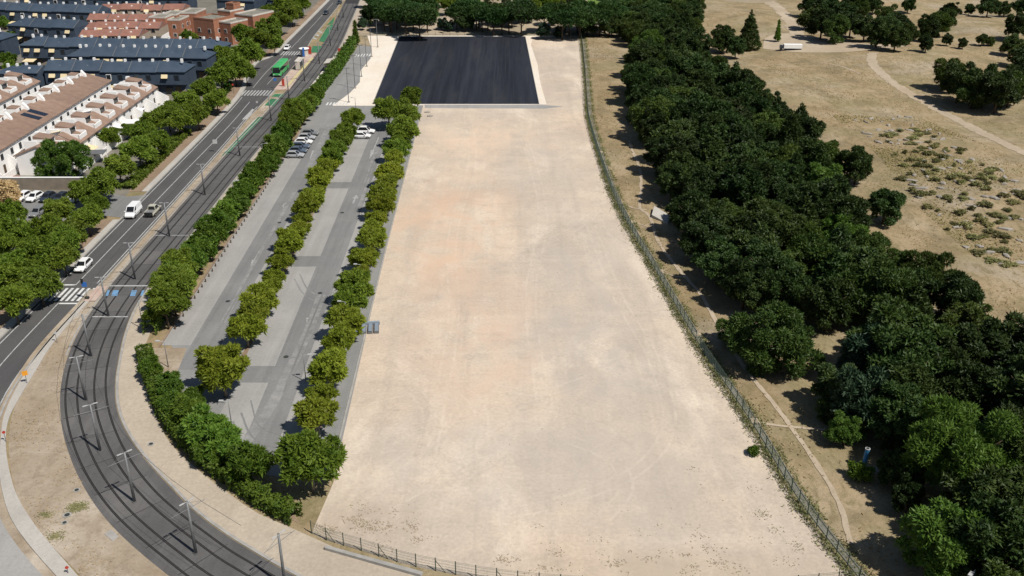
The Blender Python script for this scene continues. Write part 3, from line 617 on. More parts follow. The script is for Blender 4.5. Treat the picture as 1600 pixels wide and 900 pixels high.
# car park: middle row and right row
GM = 'trees in the middle row of the car park'; n = 21
for i in range(n):
    y = 122.5 + i * 5.0 + RT.uniform(-1.0, 1.0)
    key = 'plane' if y < 198 else 'plane_grn'
    tree(key, lx(-38.8, y) + RT.uniform(-.3, .3), y, f'small olive green tree, {ordw(i)} from the near end of the middle car park row', group=GM, s=RT.uniform(.8, 1.22) if y < 198 else RT.uniform(.8, 1.0))
tree('plane_grn', lx(-38.5, 234), 233, 'rounder tree at the far end of the middle car park row, beside two white cars', group=GM, s=1.0)
tree('plane_big', -38.0, 108.9, 'large round light green tree standing alone on the near car park bays', s=1.0)
tree('plane_grn', -22.6, 88.6, 'broad green tree at the near corner of car park and sand lot', s=1.22)
GR = 'trees in the car park row beside the sand lot'; n = 25
for i in range(n):
    y = 99.8 + i * 5.15 + (RT.uniform(-1.1, 1.1) if i else 0)
    grn = i in (6, 7) or y > 205
    tree('plane_grn' if grn else 'plane', lx(-24.9, y) + RT.uniform(-.15, .15), y, f'leafy tree, {ordw(i)} from the near end of the row along the sand lot', group=GR, s=(RT.uniform(.86, 1.28) if not grn else RT.uniform(.8, 1.0)))
for px, py, s, lab in ((607, 172, 1.35, 'big dark green tree at far end of sand lot row, left of its group'), (630, 205, 1.25, 'big tree at far end of sand lot row, lowest of its group'), (632, 178, 1.15, 'tall tree by the pitch corner, between its bigger neighbours'), (643, 152, 1.05, 'yellow green tree overlapping the black pitch corner')):
    tree_px('plane_grn', px, py, lab, s=s, group=GR)

# trackside trees and hedge between footpath and car park
GH = 'trees along the tramway hedge'; i = 0
y = 128.0
while y < 262:
    wx = -53.9 if y > 140 else -53.4 + (140 - y) * .12
    big = 222 < y < 245 or y < 142
    tree('hedgetree' if not big else 'street', wx + RT.uniform(-.5, .5), y, f'bushy green tree, {ordw(i)} from the near end of the line between tramway and car park', group=GH, s=RT.uniform(.9, 1.1) if not big else RT.uniform(.8, .9), sz=RT.uniform(.75, 1.15) if not big else .95)
    y += RT.uniform(3.3, 4.2) if not big else 4.6; i += 1
GC = 'trees behind the curved hedge'
for i, (px, py, s) in enumerate([(236, 575, .6), (264, 602, .7), (290, 642, .85), (318, 668, 1.0), (348, 694, .9), (388, 724, 1.0), (300, 622, .6), (270, 630, .6), (330, 705, .7)]):
    tree_px('hedgetree', px, py, f'small green tree, {ordw(i)} along the inside of the curved hedge', s=s, group=GC)
def hedge(name, label, line, w, h, n, m, L=.5, z0=0.0):
    rs = np.random.default_rng(len(line) * 7 + int(h * 10)); Pl = np.array(resample(line, 200)); i = rs.integers(0, 199, n); f = rs.random(n)[:, None]
    base = Pl[i] * (1 - f) + Pl[i + 1] * f; d = Pl[i + 1] - Pl[i]; d /= np.linalg.norm(d, axis=1)[:, None]; nr = np.stack([d[:, 1], -d[:, 0]], 1)
    side = rs.integers(0, 4, n); o = np.where(side == 0, -1, np.where(side == 1, 1, rs.uniform(-1, 1, n))); top = side >= 2
    wob = 1 + .18 * np.sin(i * .9) + .1 * np.sin(i * .37)
    zz = np.where(top, h * wob, rs.uniform(.05, 1, n) * h * wob) + rs.normal(0, .1, n)
    off = o * w / 2 * wob + rs.normal(0, .12, n)
    P = np.c_[base + nr * off[:, None], zz + z0]; D = np.where(top[:, None], np.array([[0, 0, 1.]]), np.c_[nr * np.sign(o)[:, None], np.full(n, .25)])
    t = thing(name, label, 'hedge', (float(Pl[100][0]), float(Pl[100][1]), 0))
    P -= np.array([Pl[100][0], Pl[100][1], 0])
    link('foliage', leafmesh('hedge_foliage', cards(P, D, L, L * .5, .6, rs), m), t)
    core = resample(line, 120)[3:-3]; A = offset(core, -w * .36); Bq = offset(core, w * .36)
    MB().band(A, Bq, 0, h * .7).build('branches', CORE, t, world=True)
    return t
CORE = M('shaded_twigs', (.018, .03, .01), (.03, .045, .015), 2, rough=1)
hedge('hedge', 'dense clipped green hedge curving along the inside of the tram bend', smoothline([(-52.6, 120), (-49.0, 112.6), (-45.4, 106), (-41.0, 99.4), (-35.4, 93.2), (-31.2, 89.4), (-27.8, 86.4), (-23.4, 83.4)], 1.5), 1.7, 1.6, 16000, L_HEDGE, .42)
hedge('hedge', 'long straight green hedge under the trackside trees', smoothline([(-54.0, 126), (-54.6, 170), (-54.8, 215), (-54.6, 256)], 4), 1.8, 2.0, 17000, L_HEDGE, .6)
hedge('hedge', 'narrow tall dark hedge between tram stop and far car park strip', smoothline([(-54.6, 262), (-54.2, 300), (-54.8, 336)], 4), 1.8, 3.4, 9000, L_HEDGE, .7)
tree('slim', -54.6, 340, 'slender dark conifer ending the tall hedge by the tram stop')
hedge('hedge', 'low clipped green hedge along the western pavement above the side street', smoothline([(-80.6, 190), (-80.8, 215), (-81, 232)], 3), 2.6, 1.0, 6000, L_STREET)
hedge('hedge', 'low dark green hedge along the western pavement near the bus', smoothline([(-81.2, 240), (-81.6, 262), (-83, 280)], 3), 2.0, 1.3, 5000, L_HEDGE)

# street trees on the west side
GS = 'street trees west of the road'
ST = [(20, 470, 1.0), (62, 445, .95), (18, 415, 1.0), (60, 400, 1.05), (98, 402, .85), (28, 372, 1.05), (78, 362, 1.1), (112, 368, .9), (90, 330, .95), (136, 340, .9), (130, 300, .9), (158, 288, .95), (150, 318, .8), (185, 262, .95), (216, 235, 1.05), (225, 207, .85), (245, 222, .95), (240, 190, .9), (262, 178, 1.05), (283, 190, .9), (290, 160, 1.1), (308, 178, .95), (318, 140, 1.1), (338, 155, .95), (345, 118, 1.15), (366, 105, 1.2), (352, 88, 1.1), (384, 112, .95), (388, 82, 1.25), (402, 62, 1.3), (380, 55, 1.1), (420, 48, 1.3), (438, 32, 1.2), (415, 22, 1.15), (455, 18, 1.2), (470, 6, 1.2), (440, 8, 1.2), (395, 35, 1.0), (428, 68, .9), (8, 335, 1.0), (5, 440, 1.0), (5, 385, 1.0), (45, 425, .9), (100, 380, .9)]
ST.sort(key=lambda a: -a[1])
for i, (px, py, s) in enumerate(ST):
    tree_px('street', px, py, f'bright green street tree west of the road, {ordw(i)} nearest to the camera', s=s * (1.0 if py < 120 else .95 if py < 300 else .88), group=GS)
tree_px('bright', 97, 252, 'wide dark green tree in front of the white gable wall', s=1.1)
tree_px('autumn', 12, 305, 'orange tinged tree at the left edge beside the boundary wall', s=.9)
tree_px('bluecon', 318, 97, 'bluish green feathery tree at the end of the slate terraces', s=.8)
GG = 'garden trees among the houses'
for i, (px, py, s, lab) in enumerate([(20, 55, 1.0, 'green garden tree left of the second slate terrace, beside its gable'), (38, 52, .9, 'yellow green garden tree between slate terraces at upper left'), (12, 92, 1.0, 'dark garden tree at left edge near the slate terrace'), (20, 108, .9, 'garden tree at left edge above the white terraces'), (4, 35, .9, 'small garden tree at the upper left edge by a cream awning'), (55, 20, .6, 'small garden tree between upper left slate roofs'), (200, 205, .7, 'small garden tree beside the white terrace front'), (172, 215, .8, 'garden tree at the near end of white terrace front gardens'), (290, 55, .8, 'rounded dark tree between the two brick blocks'), (305, 57, .6, 'smaller clipped tree against the near brick block'), (224, 52, .7, 'shrubby tree behind the long slate terrace, under red roofs')]):
    tree_px('plane_grn' if i % 2 else 'hedgetree', px, py, lab, s=s, group=GG)

# ---- the wood east of the fence
def zone(poly, dmin, n, seed, z=5.0, taken=None):
    rs = random.Random(seed); W_ = [spot(p[0], p[1], z) for p in poly]; x0, x1 = min(p[0] for p in W_), max(p[0] for p in W_); y0, y1 = min(p[1] for p in W_), max(p[1] for p in W_)
    out = list(taken or []); k0 = len(out)
    for _ in range(n):
        x, y = rs.uniform(x0, x1), rs.uniform(y0, y1)
        if inside(x, y, W_) and all((x - a) ** 2 + (y - b) ** 2 > dmin * dmin for a, b in out): out.append((x, y))
    return out[k0:]
WOOD = [(990, 95), (1035, 70), (1075, 40), (1095, 90), (1140, 122), (1200, 148), (1250, 185), (1268, 225), (1300, 235), (1300, 300), (1330, 340), (1390, 380), (1430, 410), (1490, 445), (1505, 480), (1600, 540), (1660, 600), (1700, 940), (1560, 940), (1545, 800), (1590, 740), (1560, 660), (1470, 620), (1385, 620), (1365, 570), (1335, 490), (1270, 440), (1200, 445), (1130, 395), (1080, 320), (1040, 240), (1005, 165)]
edge_px = [(998, 75), (992, 115), (1002, 155), (1020, 197), (1036, 238), (1055, 280), (1080, 328), (1102, 368), (1130, 405), (1165, 438)]
GW = 'dark evergreens packed in the wood'
taken = []
for i, (px, py) in enumerate(edge_px):
    x, y = spot(px, py, 5); taken.append((x, y))
    tree('olive' if i == 0 else 'dark', x, y, f'dark evergreen on the wood edge facing the fence, {ordw(len(edge_px) - 1 - i)} from its near end', group='evergreens on the wood edge facing the fence', s=.95)
solo = [('dark', 1340, 258, .95, 'round dark evergreen standing out on the wood edge above the dry slope, farther of two'), ('dark', 1384, 322, .82, 'round dark evergreen on the dry slope just outside the wood, nearer of two'),
        ('dome', 1212, 534, 1.12, 'large dome of a green tree in front of the wood by the footpath'), ('olive', 1150, 515, .6, 'small dark tree tucked against the large domed tree'), ('bluecon', 1338, 625, .95, 'blue green conifer at the wood edge above the blue pillar'), ('bright', 1322, 672, .55, 'yellow green bushy tree left of the blue pillar'),
        ('willow', 1510, 720, 1.0, 'very large light green spreading tree on the right side'), ('bright', 1475, 845, 1.1, 'bright green round tree near the lower right corner'), ('bluecon', 1350, 560, .95, 'dark blue green tree beside the bare soil patch in the wood'),
        ('cone', 1172, 45, .95, 'tall conical dark pine rising above its round neighbours'), ('bright', 1012, 70, 1.2, 'broad olive green tree at the far end of the wood by the fence'), ('dark', 1295, 478, .95, 'dark evergreen right behind the large domed tree'), ('dark', 1232, 462, .95, 'dark evergreen directly above the large domed tree'), ('dark', 1185, 458, .85, 'dark evergreen above left of the large domed tree'), ('dark', 1310, 606, .75, 'dark low tree left of the blue green conifer'), ('dark', 1398, 655, .9, 'very dark tree between blue green conifer and the spreading tree'), ('dark', 1420, 622, 1.0, 'very dark tree above the spreading light green tree'), ('dark', 1440, 680, .7, 'dark undergrowth tree left of the spreading tree'), ('dark', 1404, 690, .5, 'low dark thicket in the shade right of the blue pillar'), ('dark', 1408, 735, .55, 'low dark thicket at the foot of the spreading tree'), ('olive', 1300, 640, .45, 'low green thicket at the wood edge left of the bushy yellow green tree'), ('dark', 1420, 775, .5, 'low dark thicket between spreading tree and round bright tree'), ('dark', 1560, 860, 1.1, 'dark tree right of the bright round one at lower right'), ('dark', 1130, 60, 1.1, 'round dark tree beside the tall conical pine'), ('dark', 1150, 75, .8, 'small dark tree standing on bare soil below the conical pine'), ('bright', 1290, 285, 1.0, 'lighter green round tree inside the wood beside the dry slope'), ('bright', 1310, 368, 1.0, 'lighter green tree in the wood above the dark thicket')]
for k, px, py, s, lab in solo:
    x, y = spot(px, py, SPEC[k][1] * s); taken.append((x, y)); tree(k, x, y, lab, s=s)
pts = zone(WOOD, 5.2, 9000, 3, taken=taken)
rs = random.Random(5)
for x, y in pts:
    o = rs.random() < (.2 if y > 140 else .32)
    pn = rs.random() < .24
    if pn and not o: tree('darkpine', x, y, 'pointed dark pine rising among the round crowns of the wood', group='pointed pines in the wood', s=rs.uniform(.85, 1.2)); continue
    tree('olive' if o else 'dark', x, y, ('olive green evergreen crowded among darker crowns in the wood' if o else 'dark evergreen crowded in the middle of the wood east of fence'), group='olive green trees inside the wood' if o else GW, s=rs.uniform(.66, 1.34))
taken += pts
# trees north of the wood and around the park
NWOOD = [(990, 55), (1085, 55), (1090, 0), (1110, -25), (960, -25), (950, 15)]
for x, y in zone(NWOOD, 6.5, 3000, 9, taken=taken): tree(rs.choice(['olive', 'dark', 'umbrella']), x, y, 'green tree in the park corner beyond the far end of the fence', group='trees in the far park corner', s=rs.uniform(.8, 1.1))
park = [(580, 20), (598, 24), (612, 28), (618, 14), (632, 22), (645, 18), (652, 30), (664, 24), (590, 6), (610, 4), (640, 4), (668, 10), (715, 22), (728, 28), (742, 20), (756, 26), (770, 24), (784, 28), (798, 26), (812, 22), (735, 8), (760, 10), (790, 10), (815, 8), (880, 30), (893, 26), (905, 30), (920, 32), (938, 28), (952, 34), (890, 12), (912, 16), (940, 16), (850, 22), (865, 18)]
park += [(750, 14), (775, 16), (800, 15), (825, 15), (600, 14), (640, 11), (625, 10), (900, 20), (926, 22), (948, 21), (882, 19), (655, 8), (720, 14), (764, 20), (606, 18), (660, 16)]
for i, (px, py) in enumerate(sorted(park)):
    tree_px('umbrella' if i % 5 else 'dark', px + rs.uniform(-3, 3), py + rs.uniform(-2, 3) if i % 5 else py + 5, f'domed green park tree beyond the sand lot, {ordw(i)} from the left', s=rs.uniform(.9, 1.2) if i % 5 else rs.uniform(.8, 1.0), group='park trees beyond the sand lot')
for i, (px, py, s) in enumerate([(700, 6, 1.0), (720, 0, 1.0), (850, 4, 1.0), (870, 0, 1.0), (680, 0, 1), (835, 10, .8), (900, 0, 1), (975, 5, 1.1), (655, -6, 1), (770, -6, 1), (740, -5, 1), (805, -5, 1), (620, -8, 1), (575, -5, 1)]):
    tree_px('street', px, py, f'pale green park tree in the back line under the top edge, {ordw(i)} listed', s=s, group='back line of park trees') ['label'] = 'pale green broadleaved tree in the back line of the park'
for i, (px, py, s, lab) in enumerate([(850, 48, .7, 'grey green bush at the back fence, left of a pair'), (872, 50, .55, 'grey green bush at the back fence, right of a pair'), (690, 38, .5, 'small round bush on the park path, left one'), (702, 40, .5, 'small round bush on the park path, right one'), (566, 38, .5, 'small dark bush at the left end of the park')]):
    tree_px('bluecon', px, py, lab, s=s, group='park bushes')
GE = 'evergreen clumps on the eastern dry land'
EC = [(1268, 28, .95), (1285, 38, 1.0), (1305, 45, 1.0), (1318, 25, 1.0), (1330, 38, .9), (1298, 15, 1), (1270, 8, 1), (1345, 15, .9), (1352, 45, .85), (1372, 52, .9), (1388, 45, .9), (1405, 42, .9), (1400, 60, .8), (1418, 52, .75), (1385, 25, .85), (1450, 45, .85), (1468, 38, .9), (1478, 30, .8), (1485, 18, .7), (1448, 68, .55), (1480, 62, .4), (1545, 10, .8), (1515, 15, .4), (1485, 115, 1.0), (1500, 130, 1.05), (1520, 145, .9), (1540, 138, 1.0), (1560, 145, 1.05), (1580, 140, 1.0), (1595, 125, .9), (1590, 42, .9), (1580, 70, .7), (1600, 85, .95), (1605, 110, 1), (1505, 68, .35), (1535, 62, .4), (1548, 64, .35), (1570, 14, .6), (1597, 10, .8), (1330, 5, .8), (1365, 8, .7), (1420, 8, .6)]
EC.sort()
for i, (px, py, s) in enumerate(EC):
    tree_px('dark' if i % 4 else 'olive', px, py, f'dark evergreen on the dry land at upper right, {ordw(i)} from the left', s=s * 1.2, group=GE)
tree_px('slim', 1216, 48, 'thin sparse young conifer alone on the bare clearing', s=.85)
tree_px('bush', 1344, 738, 'small round green bush beside the blue pillar', s=.8, cat='bush')
tree_px('bush', 1178, 704, 'small dark bush growing at the wire fence', s=.45, cat='bush')
SCR = [(1375, 205), (1440, 200), (1600, 300), (1600, 425), (1560, 415), (1500, 380), (1440, 320), (1395, 260)]
sc = zone(SCR, 1.9, 900, 21, z=.3)
for x, y in sc[:95]: tree('scrub', x, y, 'low olive scrub bush among rocks on the dry eastern slope', 'bush', 'scrub bushes on the rocky slope', s=rs.uniform(.4, 1.4), sz=rs.uniform(.4, .8), trunk=False)
rocks = []
for v in range(3):
    r0 = random.Random(v); b = MB(); k = 7; ring = [(math.cos(6.283 * i / k) * r0.uniform(.7, 1.1), math.sin(6.283 * i / k) * r0.uniform(.5, .9)) for i in range(k)]
    low = [(x, y, -.15) for x, y in ring]; mid = [(x * .9, y * .9, r0.uniform(.18, .34)) for x, y in ring]; tp = [(x * .45, y * .45, r0.uniform(.35, .5)) for x, y in ring]
    b.v = low + mid + tp; b.f = [(i, (i + 1) % k, k + (i + 1) % k, k + i) for i in range(k)] + [(k + i, k + (i + 1) % k, 2 * k + (i + 1) % k, 2 * k + i) for i in range(k)] + [tuple(range(2 * k, 3 * k))]
    rocks.append(b.mesh('rock', ROCK))
SCR2 = [(1330, 185), (1420, 180), (1600, 290), (1600, 430), (1550, 420), (1490, 375), (1430, 310), (1370, 235)]
for x, y in zone(SCR2, 1.5, 420, 31, z=0)[:90]:
    o = link('rock', rs.choice(rocks), None, (x, y, hz(x, y)), rs.uniform(0, 6.28), (rs.uniform(.5, 1.7), rs.uniform(.4, 1.1), rs.uniform(.4, 1.0)))
    tag(o, 'pale grey rock half buried on the dry eastern slope', 'rock', 'rocks on the eastern slope')

# paths on the dry land
NP = []
def drypath(pts, w, m=PATHM, name='dirt_path'):
    NP.append(1)
    L_ = smoothline(sp(pts), 1.2); rq = random.Random(len(L_))
    A_ = offset(L_, -w / 2); B_ = offset(L_, w / 2); mixp = lambda P_, Q_: [(p[0] + (q[0] - p[0]) * k, p[1] + (q[1] - p[1]) * k) for p, q in zip(P_, Q_) for k in [rq.uniform(-.06, .2)]]
    return struct(MB().strip(mixp(A_, B_), mixp(B_, A_), .03 + len(NP) * .003, True).build(name, m))
drypath([(1195, -4), (1215, 12), (1235, 35), (1245, 52), (1240, 62)], 6); drypath([(1364, 82), (1362, 95), (1380, 118), (1420, 145), (1460, 168), (1510, 195), (1560, 220), (1610, 244)], 3.4)
sheet_pts = smoothline(sp([(1192, 76), (1198, 58), (1235, 52), (1290, 60), (1350, 68), (1420, 72), (1340, 80), (1260, 82), (1192, 76)]), 3)
mbp = MB(); cxm = sum(p[0] for p in sheet_pts) / len(sheet_pts); cym = sum(p[1] for p in sheet_pts) / len(sheet_pts)
for k in range(6):
    f0, f1 = k / 6, (k + 1) / 6
    mbp.strip([(cxm + (p[0] - cxm) * f0, cym + (p[1] - cym) * f0) for p in sheet_pts], [(cxm + (p[0] - cxm) * f1, cym + (p[1] - cym) * f1) for p in sheet_pts], .025, True)
struct(mbp.build('dirt_clearing', PATHM))
drypath([(1283, 98), (1315, 104), (1345, 116)], .8)
drypath([(983, 220), (988, 235), (1000, 265), (1002, 295), (1000, 325), (1015, 338), (1030, 380), (1068, 430), (1095, 460), (1120, 505), (1160, 570), (1200, 620), (1245, 680), (1285, 740), (1310, 785), (1330, 850)], .75)
drypath([(972, 318), (990, 325), (1010, 328)], .7); drypath([(985, 347), (1005, 352), (1018, 358)], .4); drypath([(1030, 424), (1055, 432), (1075, 434)], .5); drypath([(1085, 523), (1110, 528), (1125, 535)], .5); drypath([(1176, 659), (1215, 665), (1290, 672)], .5); drypath([(938, 238), (960, 242)], .3)
# concrete channel behind the fence
fl = [p for p in FENCE if p[1] > 70]
struct(MB().strip(offset(fl, -.5), offset(fl, -1.15), .02).build('drain_channel', CHAN))
for o in (-.42, -1.15): struct(MB().band(offset(fl, o - .06), offset(fl, o + .06), 0, .12).build('channel_kerb', CHAN))
for i, (px, py) in enumerate(((1172, 658), (1084, 523), (1030, 424), (984, 347), (935, 238))):
    x, y = spot(px, py); tag(MB().prism([(x + .1, y - .6), (x + 1.1, y - .4), (x + 1.0, y + .5), (x + .1, y + .55)], 0, .14).build('culvert_slab', PATHM), f'pale concrete culvert slab behind the fence, {ordw(i)} from the near end', 'slab', 'culvert slabs')

# stuff: weeds by the fences, straw on the dry land, stones on the sand
def scatter(name, label, P, L, Wd, m, up=.3, jit=.8):
    rs_ = np.random.default_rng(len(P)); P = np.array(P, float); D = np.tile(np.array([[0, -.5, up]]), (len(P), 1))
    o = link(name, leafmesh(name, cards(P, D, L, Wd, jit, rs_), m)); tag(o, label, name.split('_')[-1]); o['kind'] = 'stuff'; return o
nr = np.random.default_rng(77); P = []
for (x, y) in resample(fl, 900):
    dens = 22 if y < 260 else 14
    c = .5 + .5 * math.sin(y * .9) * math.sin(y * .23 + 1)
    for _ in range(int(dens * (.35 + c))):
        w = -abs(nr.normal(0, .5)) * (1.2 if y < 200 else .8) + .1; P.append((x + w, y + nr.normal(0, .3), nr.uniform(.05, .3)))
    for _ in range(int(7 * c)): P.append((x + .35 + nr.uniform(0, .9), y + nr.normal(0, .3), nr.uniform(.05, .2)))
    for _ in range(int(14 * c)): P.append((x + 1.3 + abs(nr.normal(0, .4)), y + nr.normal(0, .3), nr.uniform(.05, .25)))
scatter('fence_weeds', 'ragged green weeds growing along the foot of the wire fence', P, .34, .14, L_WEED)
P = []
DRYZ = [[(905, 60), (960, 60), (1000, 250), (1090, 400), (1250, 560), (1450, 800), (1460, 900), (1335, 900), (1200, 690), (1020, 420), (925, 200)], [(1180, 90), (1340, 90), (1600, 260), (1600, 520), (1420, 380), (1290, 200)], [(1380, 70), (1600, 60), (1600, 220), (1400, 110)]]
for q, nn in zip(DRYZ, (16000, 16000, 6000)):
    Wq = sp(q); x0, x1 = min(a[0] for a in Wq), max(a[0] for a in Wq); y0, y1 = min(a[1] for a in Wq), max(a[1] for a in Wq); c = 0
    while c < nn:
        x, y = nr.uniform(x0, x1), nr.uniform(y0, y1); c += 1
        if inside(x, y, Wq) and math.sin(x * .31 + 2 * math.sin(y * .11)) + math.sin(y * .23 + x * .1) + nr.normal(0, .7) > .2: P.append((x, y, hz(x, y) + nr.uniform(.02, .16)))
scatter('dry_grass', 'dry straw coloured grass tufts over the eastern slope', P, .45, .16, L_STRAW, up=1.0, jit=.7)
P = []
Wq = sp([(1300, 180), (1440, 185), (1560, 235), (1600, 262), (1600, 420), (1520, 400), (1430, 320), (1370, 240)]); x0, x1 = min(a[0] for a in Wq), max(a[0] for a in Wq); y0, y1 = min(a[1] for a in Wq), max(a[1] for a in Wq)
for _ in range(26000):
    x, y = nr.uniform(x0, x1), nr.uniform(y0, y1)
    if inside(x, y, Wq) and math.sin(x * .17 + 1.5 * math.sin(y * .09)) + math.sin(y * .14 + x * .05) + nr.normal(0, .5) > .55: P.append((x, y, hz(x, y) + nr.uniform(.02, .14)))
scatter('olive_grass', 'low olive grass in patches on the rocky eastern slope', P, .5, .2, M('olive_grass_blades', (.19, .165, .06), (.26, .215, .095), 1, rough=1), up=1.2, jit=.7)
P = []
for _ in range(2600):
    if nr.random() < .5: x, y = nr.normal(-17, 3.0), nr.normal(82.5, 2.2)
    else: x, y = nr.uniform(2, 31), 74 + abs(nr.normal(0, 5.5))
    if math.sin(x * 1.1 + y * .6) + math.sin(y * 1.7 - x * .35) + nr.normal(0, .35) > 1.0 and inside(x, y, sand_pts): P.append((x, y, .05))
for cx_, cy_, k in ((27.6, 84.6, 60), (28.5, 82.0, 25), (29.8, 79.3, 40), (27.5, 89, 10), (21.5, 92.5, 12), (16, 83, 6), (9, 78.4, 8)):
    for _ in range(k): P.append((nr.normal(cx_, .5), nr.normal(cy_, .45), .06))
for _ in range(60): P.append((nr.uniform(-18, 28), nr.uniform(84, 150), .04))
P = [p for p in P if inside(p[0], p[1], sand_pts)]
scatter('low_weeds', 'small dark low weeds dotted over the near sand lot', P, .2, .1, M('dry_weed', (.33, .28, .19), (.22, .21, .12), 3, rough=1), up=1.6)
P = []
for _ in range(46):
    cx_, cy_ = (nr.normal(-15.5, 3.0), nr.normal(82.4, 1.8)) if _ < 26 else (nr.uniform(-2, 30), 74.8 + abs(nr.normal(0, 3)))
    for k in range(int(nr.integers(2, 22))):
        x, y = nr.normal(cx_, .55), nr.normal(cy_, .35)
        if inside(x, y, sand_pts): P.append((x, y, .05))
scatter('dry_twigs', 'dry brown twigs and clods strewn over the near corner of the sand', P, .38, .1, M('twig_brown', (.25, .195, .135), (.36, .29, .21), 2, rough=1), up=2.0, jit=.5)
P = []; PV = resample(vout, 50) + resample(vin, 50)[::-1]
for _ in range(15000):
    x, y = nr.uniform(-67, -32), nr.uniform(74, 132)
    if inside(x, y, PV) and math.sin(x * .7) + math.sin(y * .5 + x * .4) + nr.normal(0, .8) > .5: P.append((x, y, .04))
scatter('verge_stubble', 'dry brown stubble over the bare verge beside the tram curve', P, .34, .14, M('brown_stubble', (.23, .165, .095), (.33, .25, .15), 2, rough=1), up=1.5)
P = []
for cx_, cy_, k, s_ in ((*spot(120, 793), 700, .45), (*spot(72, 805), 180, .3), (*spot(88, 838), 260, .4)):
    for _ in range(k): P.append((nr.normal(cx_, s_ * 1.2), nr.normal(cy_, s_), .06))
scatter('green_weeds', 'patch of green weeds around the ringed manholes on the verge', P, .2, .1, L_WEED, up=1.5)

# ---------------------------------------------------------------- fences
postm = MB().tube((0, 0, -.05), (0, 0, 2.0), .06, .055, 6).mesh('fence_post', FENCEG)
pm = MB()
for z in (.1, .5, .9, 1.3, 1.7, 1.9): pm.box(0, 1, -.008, .008, z - .008, z + .008)
for i in range(1, 14): pm.box(i / 14 - .002, i / 14 + .002, -.007, .007, .1, 1.9)
panelm = pm.mesh('mesh_panel', WIREM)
def wire_fence(label, line, spacing=2.0, brace=0, sc=1.0):
    n = int(plen(line) / spacing) + 1; L_ = resample(line, n)
    t = thing('wire_fence', label, 'fence', (L_[0][0], L_[0][1], 0))
    for i, p in enumerate(L_):
        link('post', postm, t, (p[0] - L_[0][0], p[1] - L_[0][1], 0), None, (1, 1, sc))
        if i < n - 1:
            q = L_[i + 1]; d = math.dist(p, q)
            link('mesh_panel', panelm, t, (p[0] - L_[0][0], p[1] - L_[0][1], 0), math.atan2(q[1] - p[1], q[0] - p[0]), (d, 1, sc))
        if brace and i % brace == 1:
            q = L_[min(n - 1, i + 1)]; dx, dy = (q[0] - p[0]) * .5, (q[1] - p[1]) * .5; bx, by = p[0] - L_[0][0], p[1] - L_[0][1]
            MB().tube((bx, by, 1.6 * sc), (bx + dx, by + dy, 0), .035, .035, 5).build('brace', FENCEG, t)
    return t
wire_fence('long green wire mesh fence between the sand lot and the dry slope', [p for p in FENCE if p[1] >= 72], 2.1)
wire_fence('wire fence with dark posts along the near edge of the sand lot', [p for p in SFENCE if p[0] > -22], 2.1, 3, .85)
back = [(-52, 357.0), (25.2, 357.0)]
wire_fence('low dark fence behind the black pitch in front of the park', back, 2.6, 0, .6)
tag(MB().band([(-19.5, 79.2), (-14, 77.1), (-9, 75.2)], [(-19.6, 78.8), (-14.1, 76.65), (-9.2, 74.75)], 0, .35).build('low_wall', KERB), 'low pale concrete kerb wall below the near wire fence', 'low wall')

# ---------------------------------------------------------------- tram poles, wires, lamps
poles = [(-24.0, 71.6), (-32.9, 78.3), (-42.3, 86.8), (-49.9, 96.5), (-56.2, 107.9), (-60.2, 119.7), (-62.5, 132.3), (-63.1, 145.7), (-63.4, 164.5), (-63.3, 186.9), (-62.8, 213.1), (-62.3, 242.8), (-62.0, 263.6), (-62.1, 286.2), (-62.0, 310), (-63.2, 338), (-65.2, 366), (-67.6, 394)]
poles[0] = spot(446, 918)
PM = {}
PM['mast'] = MB().tube((0, 0, .05), (0, 0, 6.7), .17, .12, 10).mesh('mast', GALV, True)
PM['foot'] = MB().prism([(-.25, -.25), (.25, -.25), (.25, .25), (-.25, .25)], .02, .09).mesh('foot', TRACKM)
PM['arm'] = MB().tube((-2.0, 0, 5.75), (2.0, 0, 5.75), .025, .025, 6).tube((-1.7, 0, 5.75), (0, 0, 6.5), .018).tube((1.7, 0, 5.75), (0, 0, 6.5), .018).mesh('arm', GALV)
PM['lamp'] = MB().box(.35, .85, -.07, .07, 6.6, 6.68).box(0, .4, -.03, .03, 6.6, 6.66).mesh('lamp_head', LAMPW)
def heading(x, y):
    i = min(range(len(CL)), key=lambda k: (CL[k][0] - x) ** 2 + (CL[k][1] - y) ** 2); i = max(1, min(len(CL) - 2, i))
    return math.atan2(CL[i + 1][1] - CL[i - 1][1], CL[i + 1][0] - CL[i - 1][0])
for i, (x, y) in enumerate(poles):
    t = thing('tram_pole', f'grey overhead line mast standing between the tram tracks, {ordw(i)} from the camera', 'pole', (x, y, .03), heading(x, y) - math.pi / 2, 'tram masts between the tracks')
    for k in ('foot', 'mast', 'arm'): link(k, PM[k], t)
    link('lamp_head', PM['lamp'], t); link('lamp_head', PM['lamp'], t, None, math.pi)
for o, nm in ((-1.78, 'thin overhead contact wire above the western tram track'), (1.78, 'thin overhead contact wire above the eastern tram track')):
    L_ = offset([p for p in CL if 74 < p[1] < 420], o)[::4]; b = MB()
    for a, c in zip(L_, L_[1:]): b.tube((*a, 5.5), (*c, 5.5), .018, .018, 4, False)
    tag(b.build('overhead_wire', DKMET), nm, 'wire', 'tram overhead wires')
LM = {'post': MB().tube((0, 0, -.05), (0, 0, 4.2), .075, .045, 8).mesh('post', GALV, True), 'head': MB().tube((0, 0, 4.15), (-.75, 0, 4.3), .035, .03, 6).box(-1.15, -.6, -.15, .15, 4.24, 4.36).mesh('lamp_head', LAMPW)}
def lamp(x, y, label, rz=0.0, s=1.0):
    t = thing('street_lamp', label, 'street lamp', (x, y, 0), rz, 'lamp posts of the car park'); t.scale = (s, s, s)
    link('post', LM['post'], t); link('lamp_head', LM['head'], t)
